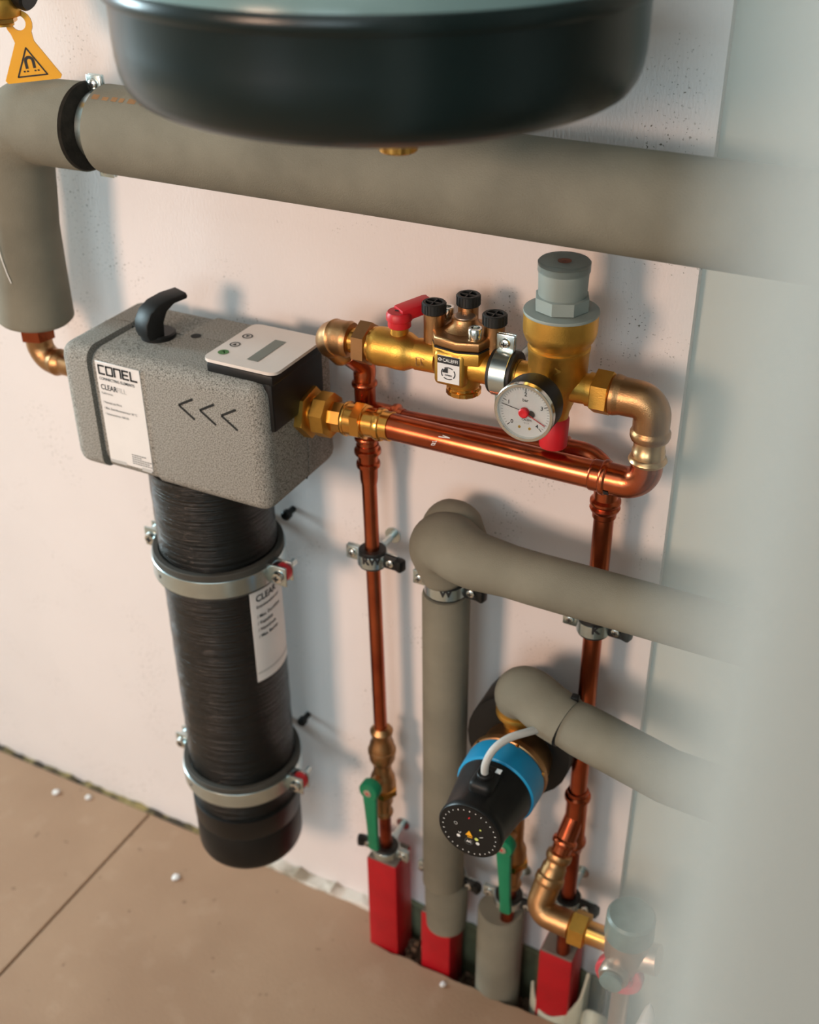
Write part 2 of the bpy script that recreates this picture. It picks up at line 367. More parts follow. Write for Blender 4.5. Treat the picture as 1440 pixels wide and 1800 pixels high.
# strips at the foot of the wall
def ragged(x0, x1, y0, y1, zb, zt, amp, step=.012):
    m = M(); n = int((x1-x0)/step); v = []
    for i in range(n+1):
        xx = x0+(x1-x0)*i/n; z1 = zt+rnd.uniform(-amp, amp); ya = y0+rnd.uniform(-amp, amp)*.4
        v += [(xx, ya, zb), (xx, ya, z1-.002), (xx, ya+.002, z1), (xx, y1, z1+rnd.uniform(-amp, amp)*.4), (xx, y1, zb)]
    f = []
    for i in range(n):
        for k in range(4): f.append((i*5+k, i*5+5+k, i*5+6+k, i*5+k+1))
    return m.add(v, f)
MT['strip_dirty'] = mat('dirty_gap_filler', (150, 132, 84), rough=.9, c2=(58, 48, 36), vscale=26, thr=(.42, .58), bump=.4, bscale=120)
MT['strip_white'] = mat('plaster_smear', (206, 198, 186), rough=.9, c2=(150, 138, 120), vscale=30, thr=(.35, .55), bump=.5, bscale=120)
struct('trim_1', ragged(-4.6, -.80, -.0125, -.0005, -.05, .008, .003), 'strip_dirty')
struct('trim_2', ragged(-.80, -.565, -.020, -.0005, -.05, .015, .0035), 'strip_white')
struct('trim_3', ragged(-.578, -.232, -.006, -.0005, -.06, .050, .003), 'olive')
# rubble lying in the trench
m = M()
for i in range(420):
    xx = rnd.uniform(-.57, -.235); yy = rnd.uniform(-.062, -.012); rr = rnd.uniform(.002, .008)
    zz = -.055+.05*max(0, 1-abs(xx+.50)/.075)*rnd.uniform(.5, 1)+rnd.uniform(0, .012)
    b = bmesh.new(); bmesh.ops.create_icosphere(b, subdivisions=1, radius=rr)
    for q in b.verts: q.co *= rnd.uniform(.7, 1.25); q.co.z *= .8
    m.bm(b, Matrix.Translation((xx, yy, zz)))
m.box((-.505, -.037, -.045), (.10, .05, .05), .01)
o = part('rubble', m, 'rubble', fl, ang=20); o['kind'] = 'stuff'
# crumbs of plaster on the floor
for i, (xx, yy, rr, lb) in enumerate(((-.874, -.098, .006, 'white plaster crumb on the screed below the black filter cartridge'), (-.436, -.082, .004, 'small white plaster crumb in front of the middle red sleeve'),
                                 (-1.155, -.045, .006, 'white plaster crumb near the wall at the far left'), (-1.10, -.030, .005, 'white plaster crumb tight to the wall gap on the left'))):
    b = bmesh.new(); bmesh.ops.create_icosphere(b, subdivisions=2, radius=rr)
    for q in b.verts: q.co *= rnd.uniform(.8, 1.2); q.co.z *= .45
    solo('plaster_crumb', M().bm(b, Matrix.Translation((xx, yy, .0118))), 'white', lb, 'crumb', (xx, yy, .01), 'plaster crumbs on the floor')

# ------------------------------------------------------------------ tank, tag, valve at the top
tx, ty, tr, tz = -.418, -.235, .184, 1.198
t = thing('expansion_vessel', 'large black round expansion vessel hanging in front of the thick top pipe', 'tank', (tx, ty, tz))
pr = [(0, .001), (.06, .005), (.10, .012), (.14, .022), (.1565, .0275), (.159, .0275), (.1605, .0295), (.1690, .0310), (.1755, .0350), (.1795, .0410), (.1822, .0490), (.1835, .0590), (tr, .070), (tr, .096), (.1845, .098)]
part('shell', M().lathe((tx, ty, tz), Z, pr, 96), 'tank', t, ang=60)
part('seam_ring', M().lathe((tx, ty, tz+.095), Z, [(.178, 0), (.1865, 0), (.188, .002), (.188, .009), (.1865, .011), (.178, .012)], 96), 'tank', t)
part('upper_shell', M().lathe((tx, ty, tz+.104), Z, [(.1845, 0), (.183, .008), (.176, .022), (.16, .034), (.12, .048), (.07, .056), (0, .058)], 96), 'tank_top', t, 'glossy domed top with grey sheen painted in', ang=60)
nz = M().cyl((tx+.012, ty, tz-.016), (tx+.012, ty, tz+.001), .0145, seg=24, bev=.001); nz.cyl((tx+.012, ty, tz-.004), (tx+.012, ty, tz+.001), .018, seg=24, bev=.001)
part('nozzle', nz, 'brass_shiny', t, 'brass connection nozzle')
part('bracket', M().box((tx, -.026, tz+.05), (.06, .052, .04), .003), 'tank', t)

# cap valve and its yellow tag, top left corner
vx, vy, vz = -.885, -.125, 1.236
t = thing('cap_valve', 'brass valve with black cap cut off by the top left corner', 'valve', (vx, vy, vz))
part('body', M().lathe((vx, vy, vz), Z, [(.011, -.02), (.011, -.013), (.018, -.012), (.0195, -.010), (.0195, .004), (.018, .006)], 32), 'brass', t)
part('lower_nut', M().hex((vx, vy, vz-.018), (vx, vy, vz-.012), .026), 'brass_shiny', t)
part('cap', M().lathe((vx, vy, vz+.006), Z, [(.022, 0), (.024, .002), (.024, .02), (.021, .025), (0, .026)], 32), 'black', t)
part('side_port', M().cyl((vx+.012, vy+.01, vz+.012), (vx+.030, vy+.012, vz+.006), .015, seg=24, bev=.002), 'black', t)
part('pipe_stub', M().cyl((vx, vy, vz+.03), (vx, vy+.0, vz+.12), .012), 'brass', t)
tu = Vector((.87, .47, .09)).normalized(); tv = (Z - tu*tu.z).normalized(); to = Vector((-.8672, -.1135, 1.1652))
t = thing('warning_tag', 'yellow triangular warning tag with a magnet sign hanging from the brass valve', 'tag', to)
ang_out = [(-.040, .004), (-.037, -.001), (.037, -.001), (.040, .004), (.011, .036), (.0095, .042)]
arc_out = [(.0125*math.cos(a)+.0, .052+.0125*math.sin(a)) for a in [R(-38+ (256)*i/14) for i in range(15)]]
tagpoly = [(-.0275, .003), (-.0255, 0), (.0255, 0), (.0275, .003), (.0090, .036)]+[(q[0]-.001, q[1]) for q in arc_out]+[(-.0090, .036)]
b = bmesh.new(); vs = [b.verts.new((p[0], p[1], 0)) for p in tagpoly]
hole = [b.verts.new((-.001+.0068*math.cos(2*PI*i/16), .053+.0068*math.sin(2*PI*i/16), 0)) for i in range(16)]
es = [b.edges.new((vs[i], vs[(i+1) % len(vs)])) for i in range(len(vs))]+[b.edges.new((hole[i], hole[(i+1) % 16])) for i in range(16)]
bmesh.ops.triangle_fill(b, use_beauty=True, edges=es)
bad = [f for f in b.faces if (Vector(f.calc_center_median())-Vector((-.001, .053, 0))).length < .0045]; bmesh.ops.delete(b, geom=bad, context='FACES_ONLY')
ex = bmesh.ops.extrude_face_region(b, geom=b.faces[:]); bmesh.ops.translate(b, verts=[q for q in ex['geom'] if isinstance(q, bmesh.types.BMVert)], vec=(0, 0, .0022))
tm = Matrix((tu, tv, tu.cross(tv))).transposed().to_4x4(); tm.translation = to
part('plate', M().bm(b, tm), 'yellow', t, ang=30)
fn = flat(to+tu.cross(tv)*.0022, tu, tv); s_ = M()
def tri(m, cx, cy, h, wd):
    P3 = [(cx-h*.56, cy), (cx+h*.56, cy), (cx, cy+h)]
    for a, c in zip(P3, P3[1:]+P3[:1]): stroke(m, fn, a, c, wd); disc(m, fn, a[0], a[1], wd/2, n=10)
tri(s_, 0, .0052, .0255, .0014)
disc(s_, fn, 0, .0185, .0050, .0023, 14, 0, PI)
for q in (-.00365, .00365): quad(s_, fn, q-.00135, .012, q+.00135, .0188)
for q in (-.0068, -.0037, .0037, .0068): quad(s_, fn, q-.0009, .0090, q+.0009, .0104)
part('warning_sign', s_, 'ink', t, 'black magnet symbol in a triangle')

# ------------------------------------------------------------------ clamps
def clamp(name, label, c, ax, r, wallrod=True, text=None, ear=X, latch=1, rub=.0035, wid=.020, group='zinc pipe clamps', plates=True, screws=(-1, 1)):
    c = Vector(c); ax = Vector(ax); ear = Vector(ear); t = thing(name, label, 'clamp', (c.x, -.0005, c.z), group)
    part('rubber_lining', M().ring(c, ax, r, r+rub, wid, 40), 'rubber', t)
    part('band', M().ring(c, ax, r+rub*.85, r+rub+.0016, wid*.68, 40), 'zinc', t)
    for s in (-1, 1):
        e = c+ear*s*(r+rub+.0085); sz = Vector((.017 if abs(ear.x) else .018, .0032, .018 if abs(ear.x) else .017))
        part('ear', M().box(e+Vector((0, -.0018, 0)), sz, .0014, 2), 'rubber' if s == latch else 'zinc', t, 'black plastic latch' if s == latch else None)
        part('ear', M().box(e+Vector((0, .0022, 0)), sz, .0014, 2), 'zinc', t)
        if s in screws:
            hd = M().lathe(e+Vector((0, -.0034, 0)), -Y, [(.0052, 0), (.0052, .001), (.0046, .0026), (.003, .0034), (0, .0036)], 20)
            sc = part('screw', hd, 'chrome', t)
            cr = M().box(e+Vector((0, -.0068, 0)), (.0052, .0008, .0012)).box(e+Vector((0, -.0068, 0)), (.0012, .0008, .0052)); part('cross_slot', cr, 'ink', sc)
        if s == latch:
            k = e+ear*s*.0115
            part('latch_tip', M().box(k+Vector((0, -.002, 0)), (.010, .011, .015), .0025, 2, Matrix.Rotation(R(-18*s), 3, ax)), 'black', t)
    if wallrod:
        part('threaded_rod', M().cyl((c.x, c.y+r+rub, c.z), (c.x, -.0004, c.z), .0042, seg=14), 'zinc', t)
        part('boss', M().hex((c.x, c.y+r+rub, c.z), (c.x, c.y+r+rub+.008, c.z), .012), 'zinc', t)
        part('wall_washer', M().cyl((c.x, -.002, c.z), (c.x, -.0004, c.z), .010, seg=20), 'zinc', t)
    if text:
        rr = r+rub+.0021
        def fn(x, y): 
            a = x/rr+R(24); return c+Vector((math.sin(a)*rr, -math.cos(a)*rr, y))
        part('marker_lettering', text_mesh(text, .0135, fn, 'CENTER', .0005), 'ink', t)
    return t
PY = -.05      # axis of the rear pipework off the wall

# ------------------------------------------------------------------ copper pipework
def scr_marks(parent, pts, a, material='ink_pale'): pass
LX = lambda z: -.5455+(.765-z)*.0150   # riser leans a touch
def LP(z): return Vector((LX(z), PY, z))
solo('copper_pipe', M().cyl(LP(.81), LP(.414), .0083, seg=28), 'copper', 'thin copper riser on the left between the copper tee and its green lever valve', 'pipe', LP(.414), 'bare copper pipes')
solo('copper_pipe', M().cyl(LP(.262), LP(.15), .0083, seg=28), 'copper_old', 'short copper pipe entering the left red sleeve under its green lever valve', 'pipe', LP(.18), 'bare copper pipes')
RX = -.2815
def RP(z): return Vector((RX, PY, z))
solo('copper_pipe', M().cyl(RP(.80), RP(.415), .0100, seg=28), 'copper', 'copper riser on the right passing behind both insulated pipes', 'pipe', RP(.415), 'bare copper pipes')
solo('copper_pipe', M().cyl(RP(.335), (-.2815, PY, .05), .0092, seg=28), 'copper_old', 'lower copper riser behind the brass elbow entering the right red sleeve', 'pipe', RP(.05), 'bare copper pipes')
rp_ = solo('copper_pipe', M().cyl((-.52, PY, .8500), (-.325, PY, .8585), .0106, seg=28), 'copper_old', 'darker rear copper pipe running close to the wall behind the bright one', 'pipe', (-.42, PY, .855), 'bare copper pipes')
FY, FZ = -.085, .861
fd = flat((-.3465, -.0600, .8605), X, (0, .45, .9), .0009); part('paint_dot', disc(M(), fd, 0, 0, .0026), 'ink_white', rp_, 'white paint dot')
t = thing('copper_pipe', 'bright horizontal copper pipe with white scratch marks in front', 'pipe', (-.39, FY, FZ), 'bare copper pipes')
part('tube', M().cyl((-.4975, FY, FZ), (-.281, FY, FZ), .0137, seg=36), 'copper', t)
def fc(x, y):
    a = y/.0137; return Vector((x, FY-math.cos(a)*.01385, FZ+math.sin(a)*.01385))
s_ = M()
for x0, y0, x1, y1 in ((-.4465, -.002, -.4445, .003), (-.4448, -.002, -.4425, .0035), (-.443, -.001, -.441, .004), (-.446, .0000, -.4415, .0015), (-.440, .0085, -.428, .0096), (-.436, .0105, -.429, .0098)):
    stroke(s_, fc, (x0, y0), (x1, y1), .0009)
part('scratch_marks', s_, 'ink_white', t)
# beaded press fittings: radius profile along a path
def fit_prof(L, r, beads, rs=1.16, rb=1.42):
    pts = [(0, r*1.04), (.0006, r*rs)]
    for s in sorted(beads): pts += [(s-.0034, r*rs), (s-.0018, r*rb*.97), (s, r*rb), (s+.0018, r*rb*.97), (s+.0034, r*rs)]
    pts += [(L-.0006, r*rs), (L, r*1.04)]
    return pts
def plen(p): return sum((b-a).length for a, b in zip(p, p[1:]))
# left tee: vertical run with a side outlet to the rear pipe
r_ = .0096
va = [LP(.895), LP(.808)]; L = plen(va)
m = M().sweep(va, fit_prof(L, r_, (.012, L-.012)), 28)
ho = [Vector((LX(.85), PY, .8498)), Vector((-.503, PY, .8507))]; L2 = plen(ho)
m.sweep(ho, [(0, .0128), (L2-.016, .0128), (L2-.0126, .0128), (L2-.011, .0152), (L2-.009, .0156), (L2-.007, .0152), (L2-.0052, .0122), (L2, .0115)], 28)
solo('copper_tee', m, 'copper', 'copper press tee joining the left riser to the rear pipe', 'fitting', LP(.81), 'copper press fittings')
va = [LP(.812), LP(.765)]; L = plen(va)
m = M().sweep(va, [(0, .0122), (.004, .0122), (.0055, .0142), (.008, .0146), (.0105, .0142), (.012, .0112), (.020, .0108), (.0215, .0128), (.024, .0132), (.0265, .0128), (.028, .0102), (L-.006, .0098), (L, .0090)], 28)
solo('copper_coupling', m, 'copper', 'copper reducing coupling with double bead below the left tee', 'fitting', LP(.765), 'copper press fittings')
# 45 degree copper elbow up to the bronze elbow
E0 = Vector((-.5760, -.085, .9465)); E1 = LP(.902)+Vector((0, 0, .002))
dirn = (E1-E0).normalized()
pth = bend([E0+dirn*.036, E1+dirn*.002, LP(.888)], .012, 6); L = plen(pth)
m = M().sweep(pth, [(0, .0105), (.0015, .0118), (.004, .0134), (.0065, .0118), (L-.009, .0116), (L-.006, .0116), (L, .0112)], 28)
solo('copper_elbow', m, 'copper', 'copper elbow sloping down from the bronze elbow to the left tee', 'fitting', E1, 'copper press fittings')
pth = bend([(-.539, -.085, .9465), E0, E0+dirn*.041], .0145, 10); L = plen(pth)
m = M().sweep(pth, [(0, .0128), (.0008, .0168), (.0045, .0182), (.0075, .0176), (.017, .0172), (.0185, .0182), (.020, .0170), (L-.024, .0168), (L-.019, .0156), (L-.010, .0162), (L-.0065, .0168), (L-.003, .0152), (L-.002, .0125), (L, .012)], 36)
solo('bronze_elbow', m, 'bronze', 'dull bronze elbow left of the valve beside the white control panel', 'fitting', E0)
# rear elbow down to the right riser
pth = bend([(-.345, PY, .8573), (RX, PY, .8605), RP(.795)], .030, 12); L = plen(pth)
m = M().sweep(pth, [(0, .0112), (.0015, .0125), (.014, .0125), (.0155, .0150), (.018, .0154), (.0205, .0150), (.022, .0126), (L-.027, .0122), (L-.023, .0122), (L-.0205, .0152), (L-.018, .0154), (L-.0155, .0140), (L-.0145, .0126), (L-.012, .0152), (L-.009, .0140), (L-.007, .0120), (L-.0015, .0118), (L, .0104)], 28, step=.003)
t = solo('copper_elbow', m, 'copper', 'copper press elbow at the top of the right riser behind the bright pipe end', 'fitting', (RX, PY, .85), 'copper press fittings')
# front elbow up
pth = bend([(-.287, FY, FZ), (-.2355, FY, FZ), (-.2358, FY, .895)], .021, 12); L = plen(pth)
m = M().sweep(pth, [(0, .0140), (.0012, .0150), (.010, .0150), (.0112, .0166), (.0135, .0172), (.0158, .0166), (.0170, .0152), (L-.014, .0146), (L-.010, .0142), (L, .0138)], 36, step=.003)
t = thing('copper_elbow', 'polished copper press elbow turning up at the end of the bright pipe', 'fitting', (-.26, FY, FZ), 'copper press fittings')
part('elbow', m, 'copper', t)
def fl2(x, y):
    a = y/.0155+R(-38); return Vector((x, FY-math.cos(a)*.0158, FZ+math.sin(a)*.0158))
s_ = M(); quad(s_, fl2, -.2705, -.0025, -.2655, .0045, 1); part('press_mark', s_, 'ink', t, 'small black press mark')
# bronze threaded piece and bronze elbow up to the reducer
m = M().lathe((-.2358, FY, .886), Z, [(.0138, 0), (.0165, .0012), (.0178, .004), (.0165, .0068), (.0150, .0078), (.0150, .014), (.0142, .015), (.0142, .024), (.0158, .025), (.0158, .034)], 36)
solo('bronze_adapter', m, 'bronze_light', 'light bronze press adapter above the polished copper elbow', 'fitting', (-.2358, FY, .886))
pth = bend([(-.2360, FY, .910), (-.2362, FY, .9468), (-.2755, FY, .9468)], .0155, 12); L = plen(pth)
m = M().sweep(pth, [(0, .0150), (.001, .0170), (.004, .0182), (.008, .0182), (.011, .0165), (L-.014, .0172), (L-.011, .0172), (L-.006, .0186), (L-.003, .0186), (L-.0015, .017), (L, .0140)], 36, step=.002)
solo('bronze_elbow', m, 'bronze', 'bronze elbow right of the pressure reducer turning down', 'fitting', (-.2362, FY, .9468))

# ------------------------------------------------------------------ pressure reducer
rx, ry = -.3265, -.085
t = thing('pressure_reducer', 'brass pressure reducing valve with a tall grey adjusting cap', 'valve', (rx, ry, .91))
m = M().lathe((rx, ry, .912), Z, [(.0125, 0), (.0130, .006), (.0150, .012), (.0185, .022), (.0235, .034), (.0268, .044), (.0272, .066), (.0278, .067), (.0282, .071), (.0268, .072), (.0268, .074), (.0305, .079), (.0325, .084), (.0330, .088), (.0330, .1035)], 48)
m.cyl((rx, ry, .9465), (rx+.030, ry, .9465), .0150, .0140, 32)
m.cyl((rx, ry, .9465), (rx-.036, ry, .9465), .0150, .0140, 32)
m.cyl((rx, ry, .9465), (rx, ry-.030, .9485), .010, seg=24)
part('body', m, 'brass', t)
def fr(x, y):
    a = x/.0272+R(8); return Vector((rx+math.sin(a)*.0279, ry-math.cos(a)*.0279, .9705+y))
s_ = M(); stroke(s_, fr, (-.010, 0), (.008, 0), .0012); stroke(s_, fr, (.008, 0), (.003, .003), .0012); stroke(s_, fr, (.008, 0), (.003, -.003), .0012); part('flow_arrow', s_, 'brass', t)
part('flange', M().lathe((rx, ry, 1.0152), Z, [(.0333, -.0002), (.0336, .0008), (.0332, .0024), (.026, .0036), (.024, .0036)], 48), 'grey_plastic', t)
part('collar_nut', M().hex((rx, ry, 1.0186), (rx, ry, 1.0315), .0455, 8, bev=.0008, hint=X), 'grey_plastic', t)
part('adjusting_cap', M().lathe((rx, ry, 1.0305), Z, [(.0205, 0), (.0212, .001), (.0222, .028), (.0222, .0285)], 48), 'grey_plastic', t)
part('lid', M().lathe((rx, ry, 1.059), Z, [(.0224, -.006), (.0229, -.0055), (.0229, .0020), (.0216, .0032), (.012, .0036), (.0, .0036)], 48), 'glass', t, 'clear lid')
part('scale_disc', M().lathe((rx, ry, 1.0585), Z, [(.0222, 0), (.0222, .0005), (0, .0006)], 48), 'grey_plastic', t)
part('adjusting_screw', M().lathe((rx, ry, 1.0590), Z, [(.0060, 0), (.0060, .0014), (.0035, .0016), (0, .0010)], 24), 'copper', t)
part('drain_plug', M().lathe((rx, ry, .882), Z, [(.0122, 0), (.0132, .001), (.0138, .029), (.0125, .031)], 36), 'red', t, 'red plastic bottom plug')
part('union_nut', M().hex((-.2905, ry, .9467), (-.2735, ry, .9467), .036, hint=(0, 1, .45)), 'brass', t)
part('union_collar', M().cyl((-.296, ry, .9467), (-.2900, ry, .9467), .0155, seg=32), 'brass', t)
part('tailpiece', M().cyl((-.2735, ry, .9467), (-.262, ry, .9467), .0135, seg=32), 'brass_shiny', t)

# ------------------------------------------------------------------ pressure gauge
gx, gy, gz, gr = -.3285, -.157, .9495, .0268
t = thing('pressure_gauge', 'round white faced pressure gauge with a red hub on the reducer', 'gauge', (gx, -.125, gz))
part('case', M().lathe((gx, gy+.030, gz), -Y, [(.0, 0), (.0225, 0), (.0252, .003), (gr, .008), (gr, .028), (.0262, .030), (.0250, .0302), (.0250, .027), (0, .027)], 56), 'black_matt', t)
part('stem', M().cyl((gx, gy+.030, gz), (gx, -.112, gz), .0075, seg=20), 'brass', t)
part('dial', M().lathe((gx, gy+.0026, gz), -Y, [(.0251, 0), (.0251, .0008), (0, .0008)], 56), 'face', t)
part('bezel', M().ring((gx, gy+.0005, gz), Y, .0243, .0272, .006, 56), 'chrome', t, 'clear rim')
fn = flat((gx, gy+.0018, gz), X, Z, .0003)
gd = lambda a, r: (r*math.cos(a), r*math.sin(a))
tk = M()
A0, A1 = R(225), R(-45)
for i in range(41):
    a = A0+(A1-A0)*i/40; big = i % 10 == 0
    stroke(tk, fn, gd(a, .0225), gd(a, .0188 if big else .0205), .0007 if big else .0003)
d_ = [o for o in t.children if o.name.startswith('dial')][0]
part('tick_marks', tk, 'ink', d_)
for s, i in (('0', 0), ('1', 10), ('2', 20), ('3', 30), ('4', 40)):
    a = A0+(A1-A0)*i/40; px_, pz_ = gd(a, .0165)
    part('lettering', text_mesh(s, .0052, lambda x, y, px_=px_, pz_=pz_: fn(x+px_, y+pz_-.0018), 'CENTER', .0001), 'ink', d_)
part('lettering', text_mesh('bar', .0042, lambda x, y: fn(x, y+.0095), 'CENTER', .00005), 'ink', d_)
part('lettering', text_mesh('CALEFFI', .0026, lambda x, y: fn(x+.002, y-.0085), 'CENTER', .00005), 'ink', d_)
part('lettering', text_mesh('kl. 2,5', .0020, lambda x, y: fn(x+.002, y-.0113), 'CENTER'), 'ink_grey', d_)
for q in (-.0045, .005): part('dial_screw', M().lathe((gx+q, gy+.0018, gz-.0155), -Y, [(.0013, 0), (.0012, .0006), (0, .0008)], 12), 'brass', d_)
a = A0+(A1-A0)*.205
s_ = M(); fn2 = flat((gx, gy+.0012, gz), X, Z, .0003); stroke(s_, fn2, gd(a+PI, .008), gd(a, .0215), .0007); disc(s_, fn2, .0062*math.cos(a+PI), .0062*math.sin(a+PI), .0034, n=14)
part('needle', s_, 'ink', t, 'black needle')
s_ = M(); a = R(-26); stroke(s_, flat((gx, gy+.0004, gz), X, Z, .0003), (0, 0), gd(a, .0215), .0009); part('set_pointer', s_, 'ink_red', t, 'red set pointer')
part('hub', M().lathe((gx, gy+.001, gz), -Y, [(.0045, 0), (.0045, .0038), (.0036, .0046), (.002, .0046), (0, .0042)], 24), 'red', t, 'red centre hub')
part('window', M().lathe((gx, gy-.0008, gz), -Y, [(.0244, 0), (.0242, .0008), (0, .0010)], 48), 'glass', t)

# ------------------------------------------------------------------ backflow preventer with ball valve
AZ = .9465
t = thing('backflow_preventer', 'brass backflow preventer block with three black capped test ports', 'valve', (-.425, -.085, .90))
m = M().box((-.4250, -.084, .9475), (.032, .0455, .035), .005, 3)
m.lathe((-.4195, -.084, .9225), Z, [(.0140, 0), (.0150, .002), (.0170, .006), (.0170, .02)], 36)
pl = [(-.027, -.012), (-.018, -.026), (.006, -.030), (.026, -.024), (.032, -.004), (.030, .016), (.012, .030), (-.010, .030), (-.026, .016)]
def oct_(z0, h, sc, bev=.003):
    m.prism([(x*sc, y*sc) for x, y in pl], (-.4235, -.077, z0), X, Y, h, bev, 2)
oct_(.9530, .0130, 1.0, .002)
m.cyl((-.445, -.085, AZ), (-.467, -.085, AZ), .0150, .0155, 32); m.cyl((-.41, -.085, AZ), (-.363, -.085, AZ), .0155, .0145, 32)
part('body', m, 'brass', t, ang=35)
part('gasket', M().prism([(x*.995, y*.995) for x, y in pl], (-.4235, -.077, .9660), X, Y, .0009), 'ink', t)
m = M().prism(pl, (-.4235, -.077, .9668), X, Y, .0105, .003, 3)
m.lathe((-.4245, -.074, .9755), Z, [(.0215, 0), (.018, .003), (.0125, .009), (.0118, .0125), (.0105, .0132)], 36)
for xx, yy, zt in ((-.4530, -.080, .9925), (-.4290, -.056, .9955), (-.3930, -.0765, .9905)):
    m.cyl((xx, yy, .952), (xx, yy, zt-.003), .0098, seg=28, bev=.0006)
m.cyl((-.4050, -.092, .962), (-.4050, -.092, .977), .0075, seg=20, bev=.001); m.cyl((-.4500, -.058, .962), (-.4500, -.058, .977), .0075, seg=20, bev=.001)
part('bonnet', m, 'bronze', t, 'dull bronze bonnet', ang=35)
part('top_disc', M().lathe((-.4245, -.074, .9884), Z, [(.0100, 0), (.0098, .0008), (.0015, .0009), (.0012, .0004), (0, .0004)], 32), 'gunmetal', t)
for xx, yy, zt in ((-.4530, -.080, .9925), (-.4290, -.056, .9955), (-.3930, -.0765, .9905)):
    cp = M(); n = 40; prf = [(.0106, 0), (.0112, .0006), (.0112, .0098), (.0104, .0106), (.0080, .0106), (.0078, .0080), (.0, .0080)]
    cp.lathe((xx, yy, zt-.003), Z, prf, 44)
    for i in range(22):
        a = 2*PI*i/22; cp.box((xx+.0112*math.cos(a), yy+.0112*math.sin(a), zt+.0022), (.0009, .0009, .0088), mtx=Matrix.Rotation(a, 3, 'Z'))
    cp.box((xx, yy, zt+.0062), (.0012, .0150, .0026)).box((xx, yy, zt+.0062), (.0150, .0012, .0026))
    part('test_port_cap', cp, 'rubber', t)
for xx, yy in ((-.4050, -.092), (-.4500, -.058)):
    sc = part('cap_screw', M().lathe((xx, yy, .977), Z, [(.0066, 0), (.0068, .0004), (.0068, .0100), (.0062, .0108), (.0040, .0108), (.0036, .0070), (0, .0070)], 28), 'chrome', t)
part('drain_ring', M().lathe((-.4195, -.084, .9155), Z, [(.0140, 0), (.0160, .001), (.0160, .005), (.0148, .006), (.0148, .009)], 36), 'brass_shiny', t)
lg = M()
for i in range(8):
    a = 2*PI*i/8; lg.box((-.4195+.0158*math.cos(a), -.084+.0158*math.sin(a), .9190), (.0014, .007, .0045), mtx=Matrix.Rotation(a, 3, 'Z'))
part('drain_lugs', lg, 'brass_shiny', t)
stf = flat((-.4270, -.1073, .9385), X, Z, 0)
st = part('sticker', M().box((-.4248, -.1069, .9478), (.0225, .0006, .0270), .0002, 1), 'white', t, 'white sticker with black header')
_f = flat((-.4248, -.1072, .9478), X, Z, .0003); _g = flat((-.4248, -.1072, .9478), X, Z, .0005)
fn = lambda x, y: _f(x*.91, y*.78); f3 = lambda x, y: _g(x*.91, y*.78)
s_ = M(); quad(s_, fn, -.0122, .0075, .0122, .0172); disc(s_, fn, 0, -.0045, .0082, .0070, 7, R(50), R(125)); disc(s_, fn, 0, -.0045, .0082, .0070, 7, R(140), R(215)); disc(s_, fn, 0, -.0045, .0082, .0070, 7, R(230), R(305)); disc(s_, fn, 0, -.0045, .0082, .0070, 7, R(320), R(395))
disc(s_, fn, -.0004, -.004, .0062, 0, 10, R(90), R(180))
part('sticker_print', s_, 'ink', st)
part('lettering', text_mesh('CALEFFI', .0060, lambda x, y: f3(x+.0022, y+.0103), 'CENTER', .00007, .80), 'ink_white', st)
s_ = M(); disc(s_, f3, -.0092, .0124, .0021, .0013, 14); stroke(s_, f3, (-.0092, .0124), (-.0074, .0124), .0006); part('logo', s_, 'ink_white', st)
part('lettering', text_mesh('OPEN', .0030, lambda x, y: fn(x, y-.0080), 'CENTER', .0001), 'ink', st)
# ball valve half on the left
t = thing('ball_valve', 'brass ball valve with a red lever left of the backflow preventer', 'valve', (-.49, -.085, .93))
m = M().lathe((-.517, -.085, AZ), X, [(.0150, 0), (.0172, .001), (.0188, .006), (.0192, .010), (.0184, .020), (.0192, .030), (.0188, .038), (.0170, .042), (.0150, .046), (.0142, .052)], 40)
m.cyl((-.4870, -.085, .958), (-.4870, -.085, .972), .0088, seg=28, bev=.0006)
part('body', m, 'brass', t)
part('union_nut', M().hex((-.5315, -.085, AZ), (-.5165, -.085, AZ), .0385, hint=(0, 1, .5)), 'bronze', t)
part('tailpiece', M().cyl((-.5400, -.085, AZ), (-.5310, -.085, AZ), .0128, seg=32), 'brass_shiny', t)
part('thread_ring', M().cyl((-.5168, -.085, AZ), (-.5135, -.085, AZ), .0178, seg=36), 'brass_shiny', t)
lv = M().lathe((-.4870, -.085, .9705), Z, [(.0098, 0), (.0112, .001), (.0112, .007), (.0126, .008), (.0126, .0135), (.0110, .0158), (0, .0162)], 32)
lv.prism([(-.0095, 0), (-.0100, .012), (-.0100, .030), (-.0080, .034), (.0080, .034), (.0100, .030), (.0100, .012), (.0095, 0)], (-.4870, -.084, .9775), (.80, -.60, .0), (.59, .78, .16), .0120, .0025, 2)
lp = part('lever', lv, 'red', t, 'red plastic lever')
part('lever_slot', M().box((-.4870, -.086, .9868), (.0072, .0022, .0008)), 'ink', lp)
s_ = M(); f4 = lambda x, y: Vector((-.4585+x, -.085-.0162*math.cos(y/.0155), AZ+.0162*math.sin(y/.0155)))
for q in ((-.003, -.004, -.003, .004), (-.003, .004, .001, .004), (-.003, -.004, .000, -.004), (.002, -.004, .002, .004), (.002, .004, .005, .003), (.002, 0, .005, -.004)): stroke(s_, f4, q[:2], q[2:], .0008)
part('cast_mark', s_, 'bronze', t)

# clamp on the valve body, ears above and below
clamp('pipe_clamp', 'zinc pipe clamp with black rubber between the valve and the gauge', (-.377, -.085, AZ), X, .0152, ear=Z, latch=0, wid=.024, rub=.006)

